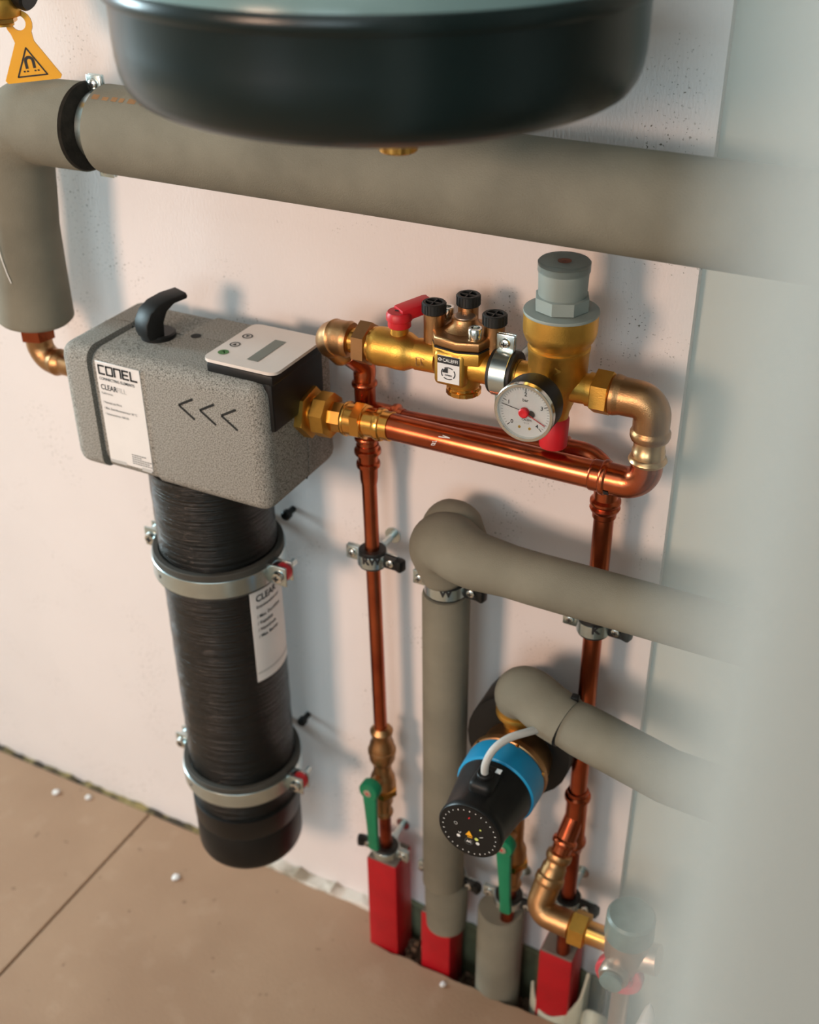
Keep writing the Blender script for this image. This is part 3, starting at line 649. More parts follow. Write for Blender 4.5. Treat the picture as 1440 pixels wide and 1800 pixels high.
# ------------------------------------------------------------------ filling unit (grey foam box)
bx0, bx1, by0, by1, bz0, bz1 = -.852, -.597, -.165, -.025, .770, .915
t = thing('filling_station', 'grey speckled foam box unit with control panel and white product label', 'water filter unit', (-.7225, -.095, bz0))
def slice_(x0, x1, y0, y1, ins, full=None):
    b = bmesh.new(); bmesh.ops.create_cube(b, size=1)
    bmesh.ops.scale(b, vec=(bx1-bx0-(0 if not full else 0), by1-by0-2*ins, bz1-bz0-2*ins), verts=b.verts)
    bmesh.ops.bevel(b, geom=b.edges[:], offset=.016, segments=4, profile=.5, affect='EDGES')
    bmesh.ops.translate(b, verts=b.verts, vec=((bx0+bx1)/2, (by0+by1)/2, (bz0+bz1)/2))
    for co, no in (((x0, 0, 0), (-1, 0, 0)), ((x1, 0, 0), (1, 0, 0)), ((0, y0, 0), (0, -1, 0)), ((0, y1, 0), (0, 1, 0))):
        r = bmesh.ops.bisect_plane(b, geom=b.verts[:]+b.edges[:]+b.faces[:], plane_co=co, plane_no=no, clear_outer=True)
        ed = [e for e in r['geom_cut'] if isinstance(e, bmesh.types.BMEdge)]
        if ed: bmesh.ops.contextual_create(b, geom=ed)
    return b
for nm, y0, y1 in (('front_shell', -1, -.0885), ('rear_shell', -.0868, 1)):
    m = M()
    for x0, x1, ins in ((-1, -.8125, 0), (-.8125, -.8045, .0065), (-.8045, -.737, .0018), (-.737, 1, 0)): m.bm(slice_(x0, x1, y0, y1, ins))
    part(nm, m, 'epp', t, ang=30)
part('seam_gasket', M().box((-.7245, -.0877, (bz0+bz1)/2), (.250, .0022, .136), .004), 'groove', t)
gm = M()
for xx in (-.6905, -.6645, -.6385): 
    f5 = flat((xx, by0, .8765), X, Z, .0003)
    stroke(gm, f5, (.011, .0105), (-.0075, .0), .0026); stroke(gm, f5, (-.0075, .0), (.011, -.0125), .0026)
part('arrow_mark', gm, 'groove', t, 'three arrows pointing left')
# product label on the front
lb = part('product_label', M().box((-.7735, by0+.0014, .8445), (.0575, .0012, .1190), .0004, 1), 'white', t, 'white paper label')
lo = Vector((-.8022, by0+.0008, .9040)); fn = flat(lo, X, Z, .0004)
u_ = .0026; lm = M(); bw = .0021
def bars(x, segs):
    for a in segs: stroke(lm, fn, (x+a[0]*.0078, -.0135+a[1]*.0092), (x+a[2]*.0078, -.0135+a[3]*.0092), bw)
bars(.0042, ((-.1, 1, 1, 1), (0, 0, 0, 1), (-.1, 0, 1, 0)))
bars(.0142, ((-.1, 1, 1.1, 1), (0, 0, 0, 1), (-.1, 0, 1.1, 0), (1, 0, 1, 1)))
bars(.0248, ((-.13, 1, 1.13, 1), (0, -.1, 0, 1), (1, -.1, 1, 1)))
bars(.0354, ((-.1, 1, 1, 1), (0, 0, 0, 1), (-.1, 0, 1, 0), (0, .5, .9, .5)))
bars(.0456, ((0, -.1, 0, 1.1), (-.1, 0, 1.05, 0)))
part('lettering', lm, 'ink', lb)
def ltext(s, x, y, size, mt='ink', bold=0., sx=1.): part('lettering', text_mesh(s, size, lambda a, c: fn(a+x, c+y), 'LEFT', bold, sx), mt, lb)
ltext('CONNECTING ELEMENTS', .0034, -.0205, .0046, 'ink', .00004, .86)
ltext('CLEAR', .0034, -.0315, .0085, 'ink', .0001, .85); ltext('FILL', .0245, -.0315, .0085, 'ink_pale', 0, .85)
ltext('Füllstation', .0034, -.0370, .0036, 'ink_grey')
for i, s in enumerate(('/ Nenndruck PN 6', '/ Max. Betriebstemperatur 30 °C', '/ Volumenstrom 960 l/h')): ltext(s, .0034, -.0478-i*.0068, .0038, 'ink_grey', .00003, .86)
for i, q in enumerate((.017, .013, .024, .022, .024)):
    s_ = M(); 
    x0 = .0315
    while x0 < .0315+q: quad(s_, fn, x0, -.1040-i*.0026, x0+.0026, -.1028-i*.0026); x0 += .0033
    part('small_print', s_, 'ink_grey', lb)
s_ = M(); quad(s_, fn, .001, -.1195, .022, -.1160); part('grey_bar', s_, 'ink_pale', lb); s_ = M(); quad(s_, fn, .043, -.1205, .056, -.1165); part('grey_bar', s_, 'ink_pale', lb)
# black cover with white control film on top right
m = M().box((-.6300, -.1040, .9185), (.0780, .0950, .0120), .003, 2); m.box((-.5985, -.1030, .8925), (.0110, .0960, .0620), .003, 2); part('end_cover', m, 'black_matt', t, 'black plastic end cover')
cv = part('control_panel', M().box((-.6310, -.1035, .9262), (.0860, .0950, .0032), .009, 4, edges=lambda e: abs(e.verts[0].co.z-e.verts[1].co.z) > 1e-5), 'panel', t, 'white control panel film')
fn = flat((-.6740, -.1510, .9278), X, Y, .0004)   # x along the wall, y away from the camera
s_ = M(); quad(s_, fn, .0430, .016, .0560, .068); part('display', s_, 'lcd', cv, 'grey display window')
for yy, mt, dr_ in ((.020, 'ink_green', 0), (.0405, 'ink', 1), (.063, 'ink', -1)):
    s_ = M(); disc(s_, fn, .0125, yy, .0056, .0042, 24)
    if dr_ == 0: stroke(s_, fn, (.0097, yy), (.0117, yy+.0026), .0012); stroke(s_, fn, (.0117, yy+.0026), (.0155, yy-.0024), .0012); disc(s_, fn, .0125, yy, .0042, 0, 20)
    else: s_.add([fn(.0125-.0024, yy-.0020*dr_), fn(.0125+.0024, yy-.0020*dr_), fn(.0125, yy+.0026*dr_)], [(0, 1, 2)])
    part('button', s_, mt, cv)
# lever on top
part('lever_base', M().lathe((-.766, -.102, bz1-.002), Z, [(.0185, 0), (.0185, .0045), (.017, .006), (0, .006)], 36), 'black_matt', t)
m = M(); prof = [(-.008, .0), (-.0105, .007), (-.0095, .018), (-.003, .029), (.008, .036), (.024, .0395), (.042, .0400), (.043, .0370), (.0415, .0340), (.026, .0325), (.0165, .0265), (.0115, .016), (.0105, .0)]
m.prism([(x, y) for x, y in prof], (-.7800, -.1080, bz1+.002), (.36, .93, 0), Z, .026, .0025, 2)
part('lever', m, 'black_matt', t, 'black turning lever')
part('screw_hole', M().lathe((-.728, -.0877, bz1+.0002), Z, [(.0055, 0), (.0055, .0004), (0, .0005)], 20), 'groove', t)

# brass union on the right end of the box, and press coupling on the bright pipe
CZ = .8555
def CP(x): return Vector((x, FY, CZ+(x+.60)*.055))
t = thing('union_coupling', 'large brass union with two hexagon nuts at the right end of the foam box', 'fitting', CP(-.58))
part('flange_nut', M().hex(CP(-.6035), CP(-.5865), .0475, hint=(0, 1, .2), bev=.0016), 'brass', t)
part('thread', M().cyl(CP(-.5870), CP(-.5815), .0185, seg=40), 'brass_shiny', t)
part('union_nut', M().hex(CP(-.5820), CP(-.5645), .0440, 8, hint=(0, 1, .5), bev=.0016), 'brass', t)
part('tailpiece', M().hex(CP(-.5655), CP(-.5490), .0300, 8, bev=.0006), 'brass_shiny', t)
t = thing('press_coupling', 'brass press coupling between the union and the bright copper pipe', 'fitting', CP(-.52))
p0, p1 = CP(-.5500), Vector((-.4970, FY, FZ))
m = M().sweep([p0, p1], [(0, .014), (.0006, .0178), (.002, .0184), (.004, .0180), (.0045, .0172), (.024, .0172), (.025, .0150), (.036, .0150), (.037, .0166), (.040, .0172), (.043, .0166), (.044, .0150), (.0528, .0150), (.0532, .0140)], 40)
part('body', m, 'brass_shiny', t)
part('hex_flats', M().hex(CP(-.5375), CP(-.5265), .0345, 6, hint=(0, 1, .5), bev=.0006), 'brass_shiny', t)
# inlet on the left end
t = thing('inlet_elbow', 'bronze inlet elbow entering the left end of the foam box', 'fitting', (-.945, FY, .85))
pth = bend([(-.9555, -.087, .884), (-.9555, -.087, .8435), (-.850, -.092, .8435)], .020, 10); L = plen(pth)
part('elbow', M().sweep(pth, [(0, .0125), (.006, .0125), (.010, .0155), (.03, .0150), (.050, .0150), (.058, .0160), (.066, .0130), (L, .0130)], 32, step=.004), 'bronze', t)
part('nut', M().hex((-.9555, -.087, .8690), (-.9555, -.087, .8850), .036, hint=(1, .3, 0)), 'copper', t)
part('collar', M().cyl((-.9555, -.087, .8850), (-.9555, -.087, .8960), .0215, seg=32, bev=.001), 'brass_shiny', t)

# ------------------------------------------------------------------ filter cartridge under the box
cx, cy, cr = -.7235, -.095, .0680
t = thing('filter_cartridge', 'tall black film wrapped filter cartridge below the grey foam box', 'filter cartridge', (cx, cy, .20))
m = M(); zs = [.255+i*(.775-.255)/60 for i in range(61)]
m.lathe((cx, cy, 0), Z, [(cr+.00022*math.sin(i*1.7)+rnd.uniform(-.00012, .00012), z) for i, z in enumerate(zs)], 72)
part('tube', m, 'wrap', t, ang=80)
m = M().lathe((cx, cy, .1800), Z, [(0, .0), (.060, .0), (.0655, .0012), (.0680, .0045), (.0696, .009), (.0700, .012), (.0700, .058), (.0690, .060), (.0700, .0605), (.0706, .062), (.0706, .092), (.0685, .093)], 72)
part('end_cap', m, 'black', t, 'black plastic bottom cap')
def ct(off_a, zc):
    rr = cr+.0018
    def g(x, y):
        a = off_a+x/rr; return Vector((cx+math.sin(a)*rr, cy-math.cos(a)*rr, zc+y))
    return g
la = R(62)
def lg_(x, y, rr): a = la+x/cr; return Vector((cx+math.sin(a)*rr, cy-math.cos(a)*rr, .497+y))
m = M(); nx = 16; LW = .0640; LH = .134
for i in range(nx):
    x0, x1 = LW*i/nx, LW*(i+1)/nx
    m.add([lg_(x0, 0, cr+.0008), lg_(x1, 0, cr+.0008), lg_(x1, LH, cr+.0008), lg_(x0, LH, cr+.0008), lg_(x0, 0, cr+.0014), lg_(x1, 0, cr+.0014), lg_(x1, LH, cr+.0014), lg_(x0, LH, cr+.0014)],
          [(4, 5, 6, 7), (0, 1, 5, 4), (3, 7, 6, 2)]+([(0, 4, 7, 3)] if i == 0 else [])+([(1, 2, 6, 5)] if i == nx-1 else []))
lb = part('product_label', m, 'white', t, 'white paper label')
fn = lambda x, y: lg_(x, y, cr+.0018)
def l2(s, x, y, size, mt='ink', bold=0., sx=.9): part('lettering', text_mesh(s, size, lambda a, c: fn(a+x, c+y), 'LEFT', bold, sx), mt, lb)
l2('CLEAR', .007, .1150, .0125, 'ink', .0003); l2('FILL', .042, .1150, .0125, 'ink_pale')
l2('Entmineralisierung', .007, .1055, .0058, 'ink', .0001)
for i, s in enumerate(('Max. Durchfluss', 'Kapazität', 'Nenndruck', 'Max. Betrieb')): l2('/ '+s, .007, .0920-i*.0095, .0062, 'ink', .00012)
s_ = M(); quad(s_, fn, .001, .0115, .063, .0145, 16); part('grey_line', s_, 'ink_pale', lb)
for zc, nm in ((.648, 'upper wide zinc tube clamp with red insert around the black cartridge'), (.321, 'lower wide zinc tube clamp with red insert around the black cartridge')):
    t = thing('tube_clamp', nm, 'clamp', (cx, -.0005, zc), 'wide clamps on the cartridge')
    c = Vector((cx, cy, zc)); rr = cr+.0012
    part('rubber_lining', M().ring(c, Z, rr, rr+.0065, .034, 72), 'rubber_grey', t)
    part('band', M().ring(c+Vector((0, 0, -.002)), Z, rr+.0055, rr+.0082, .022, 72), 'zinc', t)
    for sg in (1, -1):
        e = c+Vector((sg*(rr+.016), -.004, 0))
        for dy in (-.007, .007):
            m = M().box(e+Vector((0, dy, 0)), (.028, .0028, .026), .003, 2); part('ear', m, 'zinc', t)
        sc = part('screw', M().lathe(e+Vector((sg*.004, -.009, 0)), -Y, [(.0075, 0), (.0075, .002), (.0062, .0045), (0, .0055)], 20), 'chrome', t)
        part('cross_slot', M().box(e+Vector((sg*.004, -.0146, 0)), (.007, .0008, .0016)).box(e+Vector((sg*.004, -.0146, 0)), (.0016, .0008, .007)), 'ink', sc)
        part('bolt', M().cyl(e+Vector((sg*.004, -.009, 0)), e+Vector((sg*.004, .026, 0)), .0038, seg=14), 'zinc', t)
        part('insert', M().cyl(e+Vector((sg*.004, -.0052, 0)), e+Vector((sg*.004, .0055, 0)), .0105, seg=20, bev=.001), 'red' if sg == 1 else 'zinc', t, 'red plastic insert' if sg == 1 else None)
    part('threaded_rod', M().cyl((cx, cy+rr+.007, zc), (cx, -.0004, zc), .006, seg=14), 'zinc', t)
    part('band_hole', M().lathe(c+Vector((math.sin(R(-25))*(rr+.0084), -math.cos(R(-25))*(rr+.0084), -.002)), (math.sin(R(-25)), -math.cos(R(-25)), 0), [(.0022, -.0005), (.0022, 0), (0, .0001)], 12), 'ink', t)
for zz, lb_ in ((.6655, 'black wall bolt just right of the cartridge above its upper clamp'), (.3375, 'black wall bolt right of the lower half of the cartridge')):
    solo('wall_bolt', M().lathe((-.680, -.0005, zz), -Y, [(.004, 0), (.004, .012), (.0065, .0125), (.0065, .019), (.0045, .021), (0, .021)], 16), 'black', lb_, 'bolt', (-.680, 0, zz))

# ------------------------------------------------------------------ insulated pipes
TZ, TY = 1.119, -.085
m = M().lathe((-.8105, TY, TZ), X, [(.0395, 0), (.0425, .0025), (.0425, 2.425)], 56)
t = thing('insulated_pipe', 'thick grey insulated pipe running the whole wall under the black vessel', 'insulated pipe', (-.50, TY, TZ), 'grey pipe insulation')
part('foam_sleeve', m, 'foam', t)
MT['stain'] = mat('brown_print', (150, 112, 74), rough=.9, var=.2, vscale=60)
s_ = M()
def ft(x, y):
    a = y/.0425; return Vector((x, TY-math.cos(a)*.0427, TZ+math.sin(a)*.0427))
xx = -.804
while xx < -.70:
    w_ = rnd.uniform(.004, .010); quad(s_, ft, xx, .0405, xx+w_, .0405+rnd.uniform(.004, .008), 2); xx += w_+rnd.uniform(.001, .006)
part('faded_print', s_, 'stain', t, 'faded brown lettering')
t = thing('insulated_elbow', 'grey insulated elbow and drop at the far left ending above the bronze inlet', 'insulated pipe', (-.9455, TY, .90), 'grey pipe insulation')
pth = bend([(-.836, TY, 1.118), (-.9385, TY, 1.116), (-.9440, TY, 1.03), (-.9560, TY, .893)], [.046, .3], 12)
part('foam_sleeve', M().sweep(pth, [(0, .0430), (.09, .0425), (.145, .0390), (.20, .0370), (.25, .0395), (plen(pth)-.003, .0430), (plen(pth), .0405)], 48, step=.008), 'foam', t, ang=50)
s_ = M()
pts = [(-.9510, 1.010), (-.9500, .994), (-.9475, .976), (-.9440, .960), (-.9410, .950)]
f6 = lambda x, y: Vector((x, TY-math.sqrt(max(1e-6, .0405**2-(x+.9485)**2)), y))
for a, c in zip(pts, pts[1:]): stroke(s_, f6, a, c, .0012)
part('chalk_mark', s_, 'ink_white', t, 'white chalk line')
m = M().lathe((-.8365, TY, TZ), X, [(.0415, 0), (.0430, .001), (.0420, .004), (.0350, .007), (.0285, .009), (.0285, .030)], 48)
part('cut_end', m, 'foam_dark', t, 'dark cut end of the foam')
clamp('pipe_clamp', 'zinc pipe clamp in the gap between the top pipe and the left elbow', (-.8215, -.080, TZ), X, .0300, ear=Z, latch=0, wid=.015, rub=.003)
# middle pair
t = thing('insulated_pipe', 'grey insulated riser between the two copper risers', 'insulated pipe', (-.447, -.062, .19), 'grey pipe insulation')
part('foam_sleeve', M().lathe((-.4462, -.062, 0), Z, [(.0245, .194), (.0268, .197), (.0262, .40), (.0266, .655), (.0255, .659), (.016, .660)], 44), 'foam', t)
part('inner_pipe', M().cyl((-.4462, -.062, .12), (-.4462, -.062, .70), .0145, seg=24), 'copper_old', t)
clamp('pipe_clamp', 'zinc pipe clamp marked W on the grey insulated riser', (-.4462, -.062, .669), Z, .0185, text='W', latch=1, rub=.004)
t = thing('insulated_elbow', 'grey insulated elbow and pipe crossing in front of the right copper riser', 'insulated pipe', (-.43, -.09, .74), 'grey pipe insulation')
pth = bend([(-.4470, -.063, .682), (-.4530, -.080, .747), (-.405, -.100, .7385), (-.33, -.100, .7368), (1.55, -.100, .7368)], [.030, .08, .2], 10)
part('foam_sleeve', M().sweep(pth, [(0, .0225), (.002, .0262), (.04, .0315), (.075, .0330), (.11, .0300), (.15, .0268), (3, .0268)], 44, step=.006), 'foam', t, ang=60)
m = M().sweep(bend([(-.452, -.060, .710), (-.450, -.058, .745), (-.432, -.062, .752), (-.410, -.066, .736)], [.014, .012], 6), [(0, .020), (.01, .0245), (.04, .0255), (.06, .022), (.08, .014)], 32, step=.004)
part('foam_flap', m, 'foam', t, 'folded foam flap', ang=70)
t = thing('insulation_collar', 'short grey foam collar sitting on the middle red sleeve', 'insulated pipe', (-.4462, -.055, .09), 'grey pipe insulation')
part('foam_sleeve', M().lathe((-.4470, -.050, 0), Z, [(.0240, .098), (.0268, .101), (.0290, .150), (.0290, .175), (.0275, .188), (.024, .1935)], 44), 'foam', t)
clamp('pipe_clamp', 'zinc pipe clamp at the foot of the grey insulated riser', (-.4462, -.052, .195), Z, .0200, latch=1, wid=.014, rub=.004)
solo('insulation_sleeve', M().lathe((-.3720, -.042, 0), Z, [(.0305, -.05), (.0305, .157), (.0285, .160), (.014, .160)], 44), 'foam', 'short grey insulation sleeve standing in the trench under the right green lever', 'insulated pipe', (-.372, -.042, -.05), 'grey pipe insulation')
# bottom pipe over the pump
PX_, PYP = -.349, -.076
t = thing('insulated_elbow', 'grey insulated elbow rising from the pump up to the cable tie', 'insulated pipe', (-.33, -.09, .55), 'grey pipe insulation')
pth = bend([(PX_+.002, PYP-.006, .557), (-.3470, PYP-.016, .591), (-.3060, -.103, .577), (-.2835, -.107, .572)], [.022, .06], 10)
part('foam_sleeve', M().sweep(pth, [(0, .0225), (.003, .0258), (.03, .0285), (.07, .0290), (.10, .0275), (plen(pth), .0262)], 44, step=.005), 'foam', t, ang=60)
t = thing('insulated_pipe', 'grey insulated pipe right of the black cable tie at the bottom', 'insulated pipe', (-.25, -.11, .57), 'grey pipe insulation')
part('foam_sleeve', M().sweep([(-.2860, -.1066, .5725), (-.235, -.112, .5655), (-.17, -.119, .5566), (.10, -.119, .545), (1.55, -.119, .545)], [(0, .0262), (.02, .0282), (3, .0285)], 44, step=.02), 'foam', t, ang=60)
t = thing('cable_tie', 'black cable tie around the lower insulated pipe', 'cable tie', (-.2845, -.107, .572))
part('loop', M().ring((-.2848, -.1067, .5722), (.97, -.14, -.13), .0258, .0280, .0046, 44), 'black', t)
part('lock', M().box((-.2795, -.098, .6005), (.008, .007, .007), .001, 2, Matrix.Rotation(R(20), 3, 'X')), 'black', t)

# ------------------------------------------------------------------ circulation pump
px_, pz_ = -.3445, .4835
t = thing('circulation_pump', 'small circulation pump with blue ring and round black dial below the insulated elbow', 'pump', (px_, -.076, pz_))
for sg, nm in ((-1, 'insulation_shell'), (1, 'insulation_shell')):
    m = M(); po = []
    for i in range(13):
        a = R(90+sg*14)-sg*R(166)*i/12*-1 if False else R(90)-sg*R(8+164*i/12)
        po.append((.0615*math.cos(a), .068*math.sin(a)))
    po2 = [(sg*.017, -.066), (sg*.017, .066)]
    m.prism(po+po2, (px_-.002, -.030, pz_+.006), X, Z, .052, .005, 2)
    part(nm, m, 'black_matt', t, 'black foam shell half')
part('volute', M().lathe((px_, -.050, pz_), -Y, [(.036, 0), (.038, .010), (.0425, .058), (.0460, .060), (.0460, .067), (.0440, .0685), (.030, .0685)], 48), 'bronze', t, 'bronze pump housing')
for a in (20, 75, 140, 200, 260, 320):
    part('flange_bolt', M().cyl((px_+.0435*math.cos(R(a)), -.1160, pz_+.0435*math.sin(R(a))), (px_+.0435*math.cos(R(a)), -.1205, pz_+.0435*math.sin(R(a))), .0028, seg=12), 'brass_shiny', t)
part('inlet_nut', M().hex((PX_, PYP, .418), (PX_, PYP, .440), .040), 'brass', t)
part('outlet_nut', M().lathe((PX_+.001, PYP-.006, .538), Z, [(.018, 0), (.0235, .001), (.0245, .004), (.0235, .008), (.0215, .009), (.0245, .011), (.0245, .018), (.021, .020)], 40), 'brass', t)
part('neck', M().cyl((PX_, PYP, .435), (PX_, PYP-.005, .545), .015, seg=24), 'brass', t)
part('ring', M().lathe((px_, -.118, pz_), -Y, [(.038, 0), (.0452, .001), (.0458, .004), (.0450, .030), (.0425, .0315), (.036, .032)], 56), 'blue', t, 'blue plastic ring')
m = M(); n = 72; prf = [(.0425, .1490), (.0425, .151), (.0410, .160), (.0385, .178), (.0358, .200), (.0362, .206), (.0362, .2125), (.0350, .2140), (0, .2140)]
v = []; f = []
for i in range(n):
    a = 2*PI*i/n; sq = 1-.055*max(0, math.cos(4*(a+R(45))))
    for r, h in prf:
        k = sq if .155 < h < .201 else 1; v.append((px_+math.cos(a)*r*k, -h, pz_+math.sin(a)*r*k))
k = len(prf)
for i in range(n):
    j = (i+1) % n
    for q in range(k-1): f.append((i*k+q, j*k+q, j*k+q+1, i*k+q+1))
m.add(v, f); part('motor', m, 'black', t, 'black motor housing')
m = M().box((px_+.000, -.176, pz_+.0375), (.026, .036, .020), .006, 3); m.cyl((px_, -.178, pz_+.042), (px_, -.178, pz_+.052), .0085, seg=20, bev=.001)
part('cable_gland', m, 'black_matt', t)
part('cable_gland_tag', M().box((px_+.0105, -.166, pz_+.0478), (.006, .006, .001)), 'white', t)
pth = [Vector(p) for p in ((px_, -.178, pz_+.048), (px_, -.177, pz_+.064), (px_+.005, -.168, pz_+.079), (px_+.015, -.155, pz_+.087), (px_+.030, -.138, pz_+.088), (px_+.044, -.112, pz_+.080), (px_+.050, -.070, pz_+.055), (px_+.052, -.04, pz_+.02), (px_+.052, -.012, pz_-.02))]
sm = []
for i in range(len(pth)-1):
    a, b_, c, d = pth[max(0, i-1)], pth[i], pth[i+1], pth[min(len(pth)-1, i+2)]
    for q in range(5):
        s = q/5; sm.append(.5*((2*b_)+(c-a)*s+(2*a-5*b_+4*c-d)*s*s+(3*b_-a-3*c+d)*s**3))
part('cable', M().sweep(sm+[pth[-1]], .0042, 16), 'cable', t, 'light grey power cable')
dl = part('dial', M().lathe((px_, -.2138, pz_), -Y, [(.0335, 0), (.0335, .0006), (0, .0007)], 48), 'black_matt', t, 'black round display face')
fn = flat((px_, -.2146, pz_), X, Z, .0004)
s_ = M()
for i in range(28):
    a = R(90+12.86*i); c = gd(a, .0300)
    if i % 2: disc(s_, fn, c[0], c[1], .0007, n=8)
    else: stroke(s_, fn, gd(a, .0288), gd(a, .0308), .0009)
for q, z_ in ((-.012, -.0105), (.010, -.0125)): disc(s_, fn, q, z_, .0021, n=12)
stroke(s_, fn, (-.0125, -.0045), (-.0105, -.0065), .0006); stroke(s_, fn, (-.0105, -.0065), (-.0092, -.0035), .0006); stroke(s_, fn, (.0118, -.0028), (.0158, -.0006), .0007)
disc(s_, fn, -.0155, .0065, .0020, .0016, 12); part('dial_marks', s_, 'ink_white', dl)
s_ = M(); disc(s_, fn, .0085, -.0068, .0022, n=12); disc(s_, fn, .0125, .0085, .0012, n=8); part('indicator', s_, 'ink_lime', dl)
s_ = M(); s_.add([fn(-.0042, -.0055), fn(.0042, -.0055), fn(0, .0022)], [(0, 1, 2)]); quad(s_, fn, -.0020, -.0078, .0036, -.0066); part('warning_triangle', s_, 'ink_yellow', dl)
s_ = M(); stroke(s_, fn, (-.0012, .0190), (.0004, .0215), .0012); part('red_mark', s_, 'ink_red', dl)
s_ = M(); disc(s_, fn, 0, -.0138, .0046, .0043, 18); part('button_ring', s_, 'ink_grey', dl)
part('lettering', text_mesh('AC', .0040, lambda x, y: fn(x, y-.0151), 'CENTER', .0002), 'ink_white', dl)

# ------------------------------------------------------------------ green lever valves
def green_valve(x, y, z0, z1, label, hx, hy, hz, hl, lean, cvz=None):
    t = thing('ball_valve', label, 'valve', (x, y, z0), 'green lever valves')
    h = z1-z0
    m = M().lathe((x, y, z0), Z, [(.0095, 0), (.0120, .001), (.0128, .004), (.0120, .007), (.0105, .008), (.0105, .022), (.0128, .024), (.0128, .034), (.0150, .038), (.0160, .046), (.0160, .066), (.0140, .072), (.0115, .076), (.0115, h-.060), (.0140, h-.058), (.0165, h-.052), (.0165, h-.042), (.0178, h-.041), (.0178, h-.037), (.0160, h-.036), (.0150, h-.026), (.0125, h-.021), (.0125, h-.012), (.0140, h-.010), (.0145, h-.006), (.0125, h-.003), (.0100, h)], 32)
    m.cyl((x, y, hz), (hx, hy, hz), .0075, seg=20)
    part('body', m, 'bronze', t)
    part('hex_ring', M().hex((x, y, z0+.040), (x, y, z0+.052), .034), 'brass_shiny', t)
    lv = M(); lv.lathe((hx, hy+.004, hz), -Y, [(.0125, 0), (.0135, .001), (.0135, .012), (.0120, .0140), (0, .0142)], 28)
    lv.prism([(-.0100, 0), (.0100, 0), (.0080, -hl*.45), (.0070, -hl*.8), (.0075, -hl), (.0045, -hl-.003), (-.0045, -hl-.003), (-.0075, -hl), (-.0070, -hl*.8), (-.0080, -hl*.45)], (hx, hy-.001, hz), (1, 0, lean), (-lean, .0, 1), .0075, .002, 2)
    l = part('lever', lv, 'green', t, 'green plastic lever')
    nt = part('lever_screw', M().lathe((hx, hy-.0102, hz), -Y, [(.0058, 0), (.0056, .0016), (.0025, .0020), (0, .0020)], 16), 'chrome', l)
    part('screw_dot', M().lathe((hx, hy-.0121, hz), -Y, [(.0022, 0), (0, .0006)], 12), 'red', l)
    return t
green_valve(LX(.34), PY, .262, .414, 'bronze valve with green lever above the left red sleeve', -.5405, -.077, .3325, .102, .035)
green_valve(-.3535, -.058, .232, .419, 'bronze valve with green lever partly hidden below the pump', -.3540, -.085, .3330, .112, .06)
solo('copper_pipe', M().cyl((-.3560, -.055, .233), (-.3600, -.052, .155), .0090, seg=24), 'copper_old', 'short copper pipe between the right green lever valve and its grey sleeve', 'pipe', (-.36, -.052, .155), 'bare copper pipes')
clamp('pipe_clamp', 'zinc pipe clamp marked RW on the left copper riser', LP(.668), Z, .0083, text='RW', latch=1, rub=.0075, wid=.022)
clamp('pipe_clamp', 'zinc pipe clamp marked K on the right copper riser', RP(.664), Z, .0100, text='K', latch=1, rub=.0065, wid=.022)
clamp('pipe_clamp', 'zinc pipe clamp on top of the left red sleeve', (LX(.2), PY, .197), Z, .0085, latch=-1, rub=.0085, wid=.016)
clamp('pipe_clamp', 'zinc pipe clamp on top of the short grey insulation sleeve', (-.3585, -.052, .199), Z, .0092, latch=1, rub=.0085, wid=.016)
clamp('pipe_clamp', 'zinc pipe clamp low on the right riser behind the brass elbow', (RX, PY, .235), Z, .0094, latch=1, rub=.006, wid=.016)

# ------------------------------------------------------------------ red sleeves in the trench
def sleeve(x, y, zb, zt, w_, label, cut=0.):
    t = thing('red_sleeve', label, 'sleeve', (x, y, zb), 'red square pipe sleeves')
    m = M().box((x, y, (zb+zt)/2), (w_, w_, zt-zb), .003, 2); part('cover', m, 'red_block', t)
    part('core', M().box((x, y, zt), (w_*.93, w_*.93, .004), .001, 1), 'block_core', t, 'grey foam core')
    return t
sleeve(-.5370, -.043, -.055, .184, .0450, 'tall red square sleeve around the left copper riser')
sleeve(-.4570, -.042, -.055, .118, .0440, 'red square sleeve below the grey foam collar')
sleeve(-.2870, -.040, -.058, .136, .0450, 'red square sleeve on the right around the last copper riser')

# ------------------------------------------------------------------ branch and mixing valve at the lower right
pth = bend([RP(.470), RP(.432), RP(.405)+Vector((.001, 0, 0)), RP(.360)], .05, 3); L = .11
m = M().sweep([RP(.424), RP(.325)], [(0, .0105), (.001, .0122), (.006, .0122), (.008, .0150), (.0105, .0154), (.013, .0150), (.015, .0124), (.078, .0124), (.081, .0146), (.084, .0150), (.087, .0146), (.090, .0118), (.099, .0108)], 28)
BR0, BR1 = RP(.385), Vector((-.3005, -.110, .268))
bd = (BR1-BR0).normalized(); L = .062
L = .056
m.sweep([BR0, BR0+bd*L], [(0, .0115), (.026, .0122), (.032, .0122), (.034, .0146), (.037, .0152), (.040, .0146), (.042, .0120), (L, .0110)], 28)
solo('copper_tee', m, 'copper', 'copper branch tee low on the right riser angled towards the room', 'fitting', RP(.33), 'copper press fittings')
bs = BR0+bd*.051; be = Vector((-.3045, -.110, .268))
pth = [bs, bs+bd*.032]; L = plen(pth)
m = M().sweep(pth, [(0, .0115), (.002, .0150), (.006, .0156), (.010, .0150), (.012, .0130), (.018, .0130), (.020, .0146), (L, .0150)], 28)
solo('bronze_adapter', m, 'bronze', 'bronze adapter on the angled branch below the copper tee', 'fitting', bs)
q0 = bs+bd*.030; q1 = BR1+Vector((0, 0, .0015))
pth = bend([q0, q1, Vector((-.2560, q1.y-.001, .2695))], .015, 10); L = plen(pth)
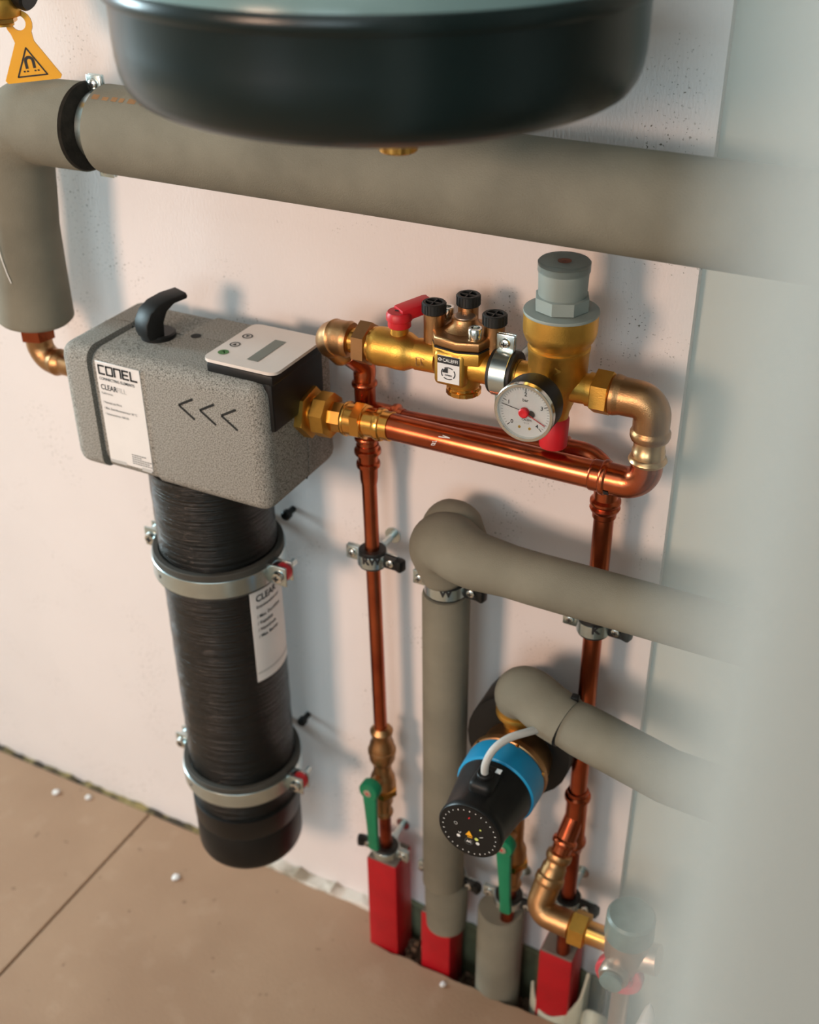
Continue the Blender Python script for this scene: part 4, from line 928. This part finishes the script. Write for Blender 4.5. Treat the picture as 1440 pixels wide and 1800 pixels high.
m = M().sweep(pth, [(0, .0150), (.003, .0172), (.010, .0176), (.013, .0164), (L-.030, .0158), (L-.026, .0158), (L-.010, .0164), (L-.002, .0164), (L, .0140)], 32, step=.002)
solo('bronze_elbow', m, 'bronze', 'bronze elbow turning towards the lower mixing valve on the right', 'fitting', q1)
vy = q1.y-.001
t = thing('mixing_valve', 'nickel plated mixing valve with grey knob and red ring at the blurred lower right', 'valve', (-.19, vy, .24))
part('union_nut', M().hex((-.2560, vy, .2695), (-.2360, vy, .2695), .0370, hint=(0, 1, .4)), 'brass', t)
part('tailpiece', M().cyl((-.2365, vy, .2695), (-.205, vy, .2695), .0140, seg=32), 'brass_shiny', t)
m = M().lathe((-.188, vy, .228), Z, [(.014, 0), (.018, .006), (.024, .020), (.027, .040), (.027, .062), (.0265, .066)], 44)
m.cyl((-.188, vy, .262), (-.150, vy, .2695), .018, seg=32); m.lathe((-.193, vy, .250), -Y, [(.016, .0), (.018, .030), (.016, .034), (.0, .034)], 36)
m.cyl((-.188, vy, .24), (-.188, vy, .03), .011, seg=24); part('body', m, 'gunmetal', t)
part('knob', M().lathe((-.188, vy, .294), Z, [(.0275, 0), (.0285, .002), (.0278, .030), (.025, .033), (0, .034)], 48), 'knob_grey', t, 'grey plastic knob')
part('thermometer_cap', M().lathe((-.193, vy-.034, .250), -Y, [(.0120, 0), (.0135, .006), (.011, .007), (0, .007)], 32), 'knob_grey', t)
part('ring', M().ring((-.190, vy-.012, .236), Y, .018, .0285, .012, 44), 'ring_red', t, 'red plastic ring')
# foam offcuts around the right sleeve
def sheet(pts, zt, zb, th):
    m = M(); n = len(pts); v = []; f = []
    P2 = [Vector((p[0], p[1])) for p in pts]
    for i in range(n):
        d = (P2[min(n-1, i+1)]-P2[max(0, i-1)]).normalized(); nn = Vector((-d.y, d.x))*th/2
        for s, z in ((1, zb), (1, zt[i]-.001), (.6, zt[i]), (-.6, zt[i]), (-1, zt[i]-.001), (-1, zb)): v.append((P2[i].x+nn.x*s, P2[i].y+nn.y*s, z))
    for i in range(n-1):
        for k in range(6): f.append((i*6+k, i*6+6+k, i*6+6+(k+1) % 6, i*6+(k+1) % 6))
    f.append((0, 1, 2, 3, 4, 5)); f.append(tuple((n-1)*6+k for k in range(6)))
    return m.add(v, f)
pts = []; zt = []
for i in range(25):
    s = i/24
    a = R(200+170*s); pts.append((-.286+.037*math.cos(a)*(1), -.034+.036*math.sin(a)*.85)); zt.append(.045-.03*math.sin(PI*min(1, s*1.4))+(.05*math.exp(-((s-.93)/.12)**2)))
solo('edge_foam', sheet(pts, zt, -.058, .004), 'pale_foam', 'pale curved foam sheet wrapped around the right red sleeve', 'foam', (-.286, -.06, -.058), 'foam offcuts in the trench', ang=60)
pts = []; zt = []
for i in range(17):
    s = i/16; pts.append((-.247+.042*s, -.050-.022*math.sin(PI*s))); zt.append(.02+.055*math.sin(PI*s)**.6)
solo('edge_foam', sheet(pts, zt, -.058, .004), 'pale_foam', 'arched foam offcut right of the right red sleeve', 'foam', (-.225, -.07, -.058), 'foam offcuts in the trench', ang=60)
solo('plastic_offcut', M().lathe((-.152, -.110, .0102), Z, [(.020, 0), (.0225, .03), (.019, .08), (.013, .13), (.006, .165), (0, .18)], 24), 'white', 'white pointed plastic piece standing at the blurred bottom right', 'plastic', (-.152, -.110, .0102))

# ------------------------------------------------------------------ pale cabinet right beside the lens
ex_, ey_ = -.0117, -.9498
t = thing('cabinet', 'pale grey green cabinet side close to the lens along the right edge', 'cabinet', (.25, -.65, 0.01))
m = M().box((ex_+.30, ey_+.13, .96), (.60, .26, 1.90), .010, 4); part('carcass', m, 'cabinet', t)
part('plinth', M().box((ex_+.30, ey_+.13, .03), (.56, .22, .04)), 'black_matt', t)
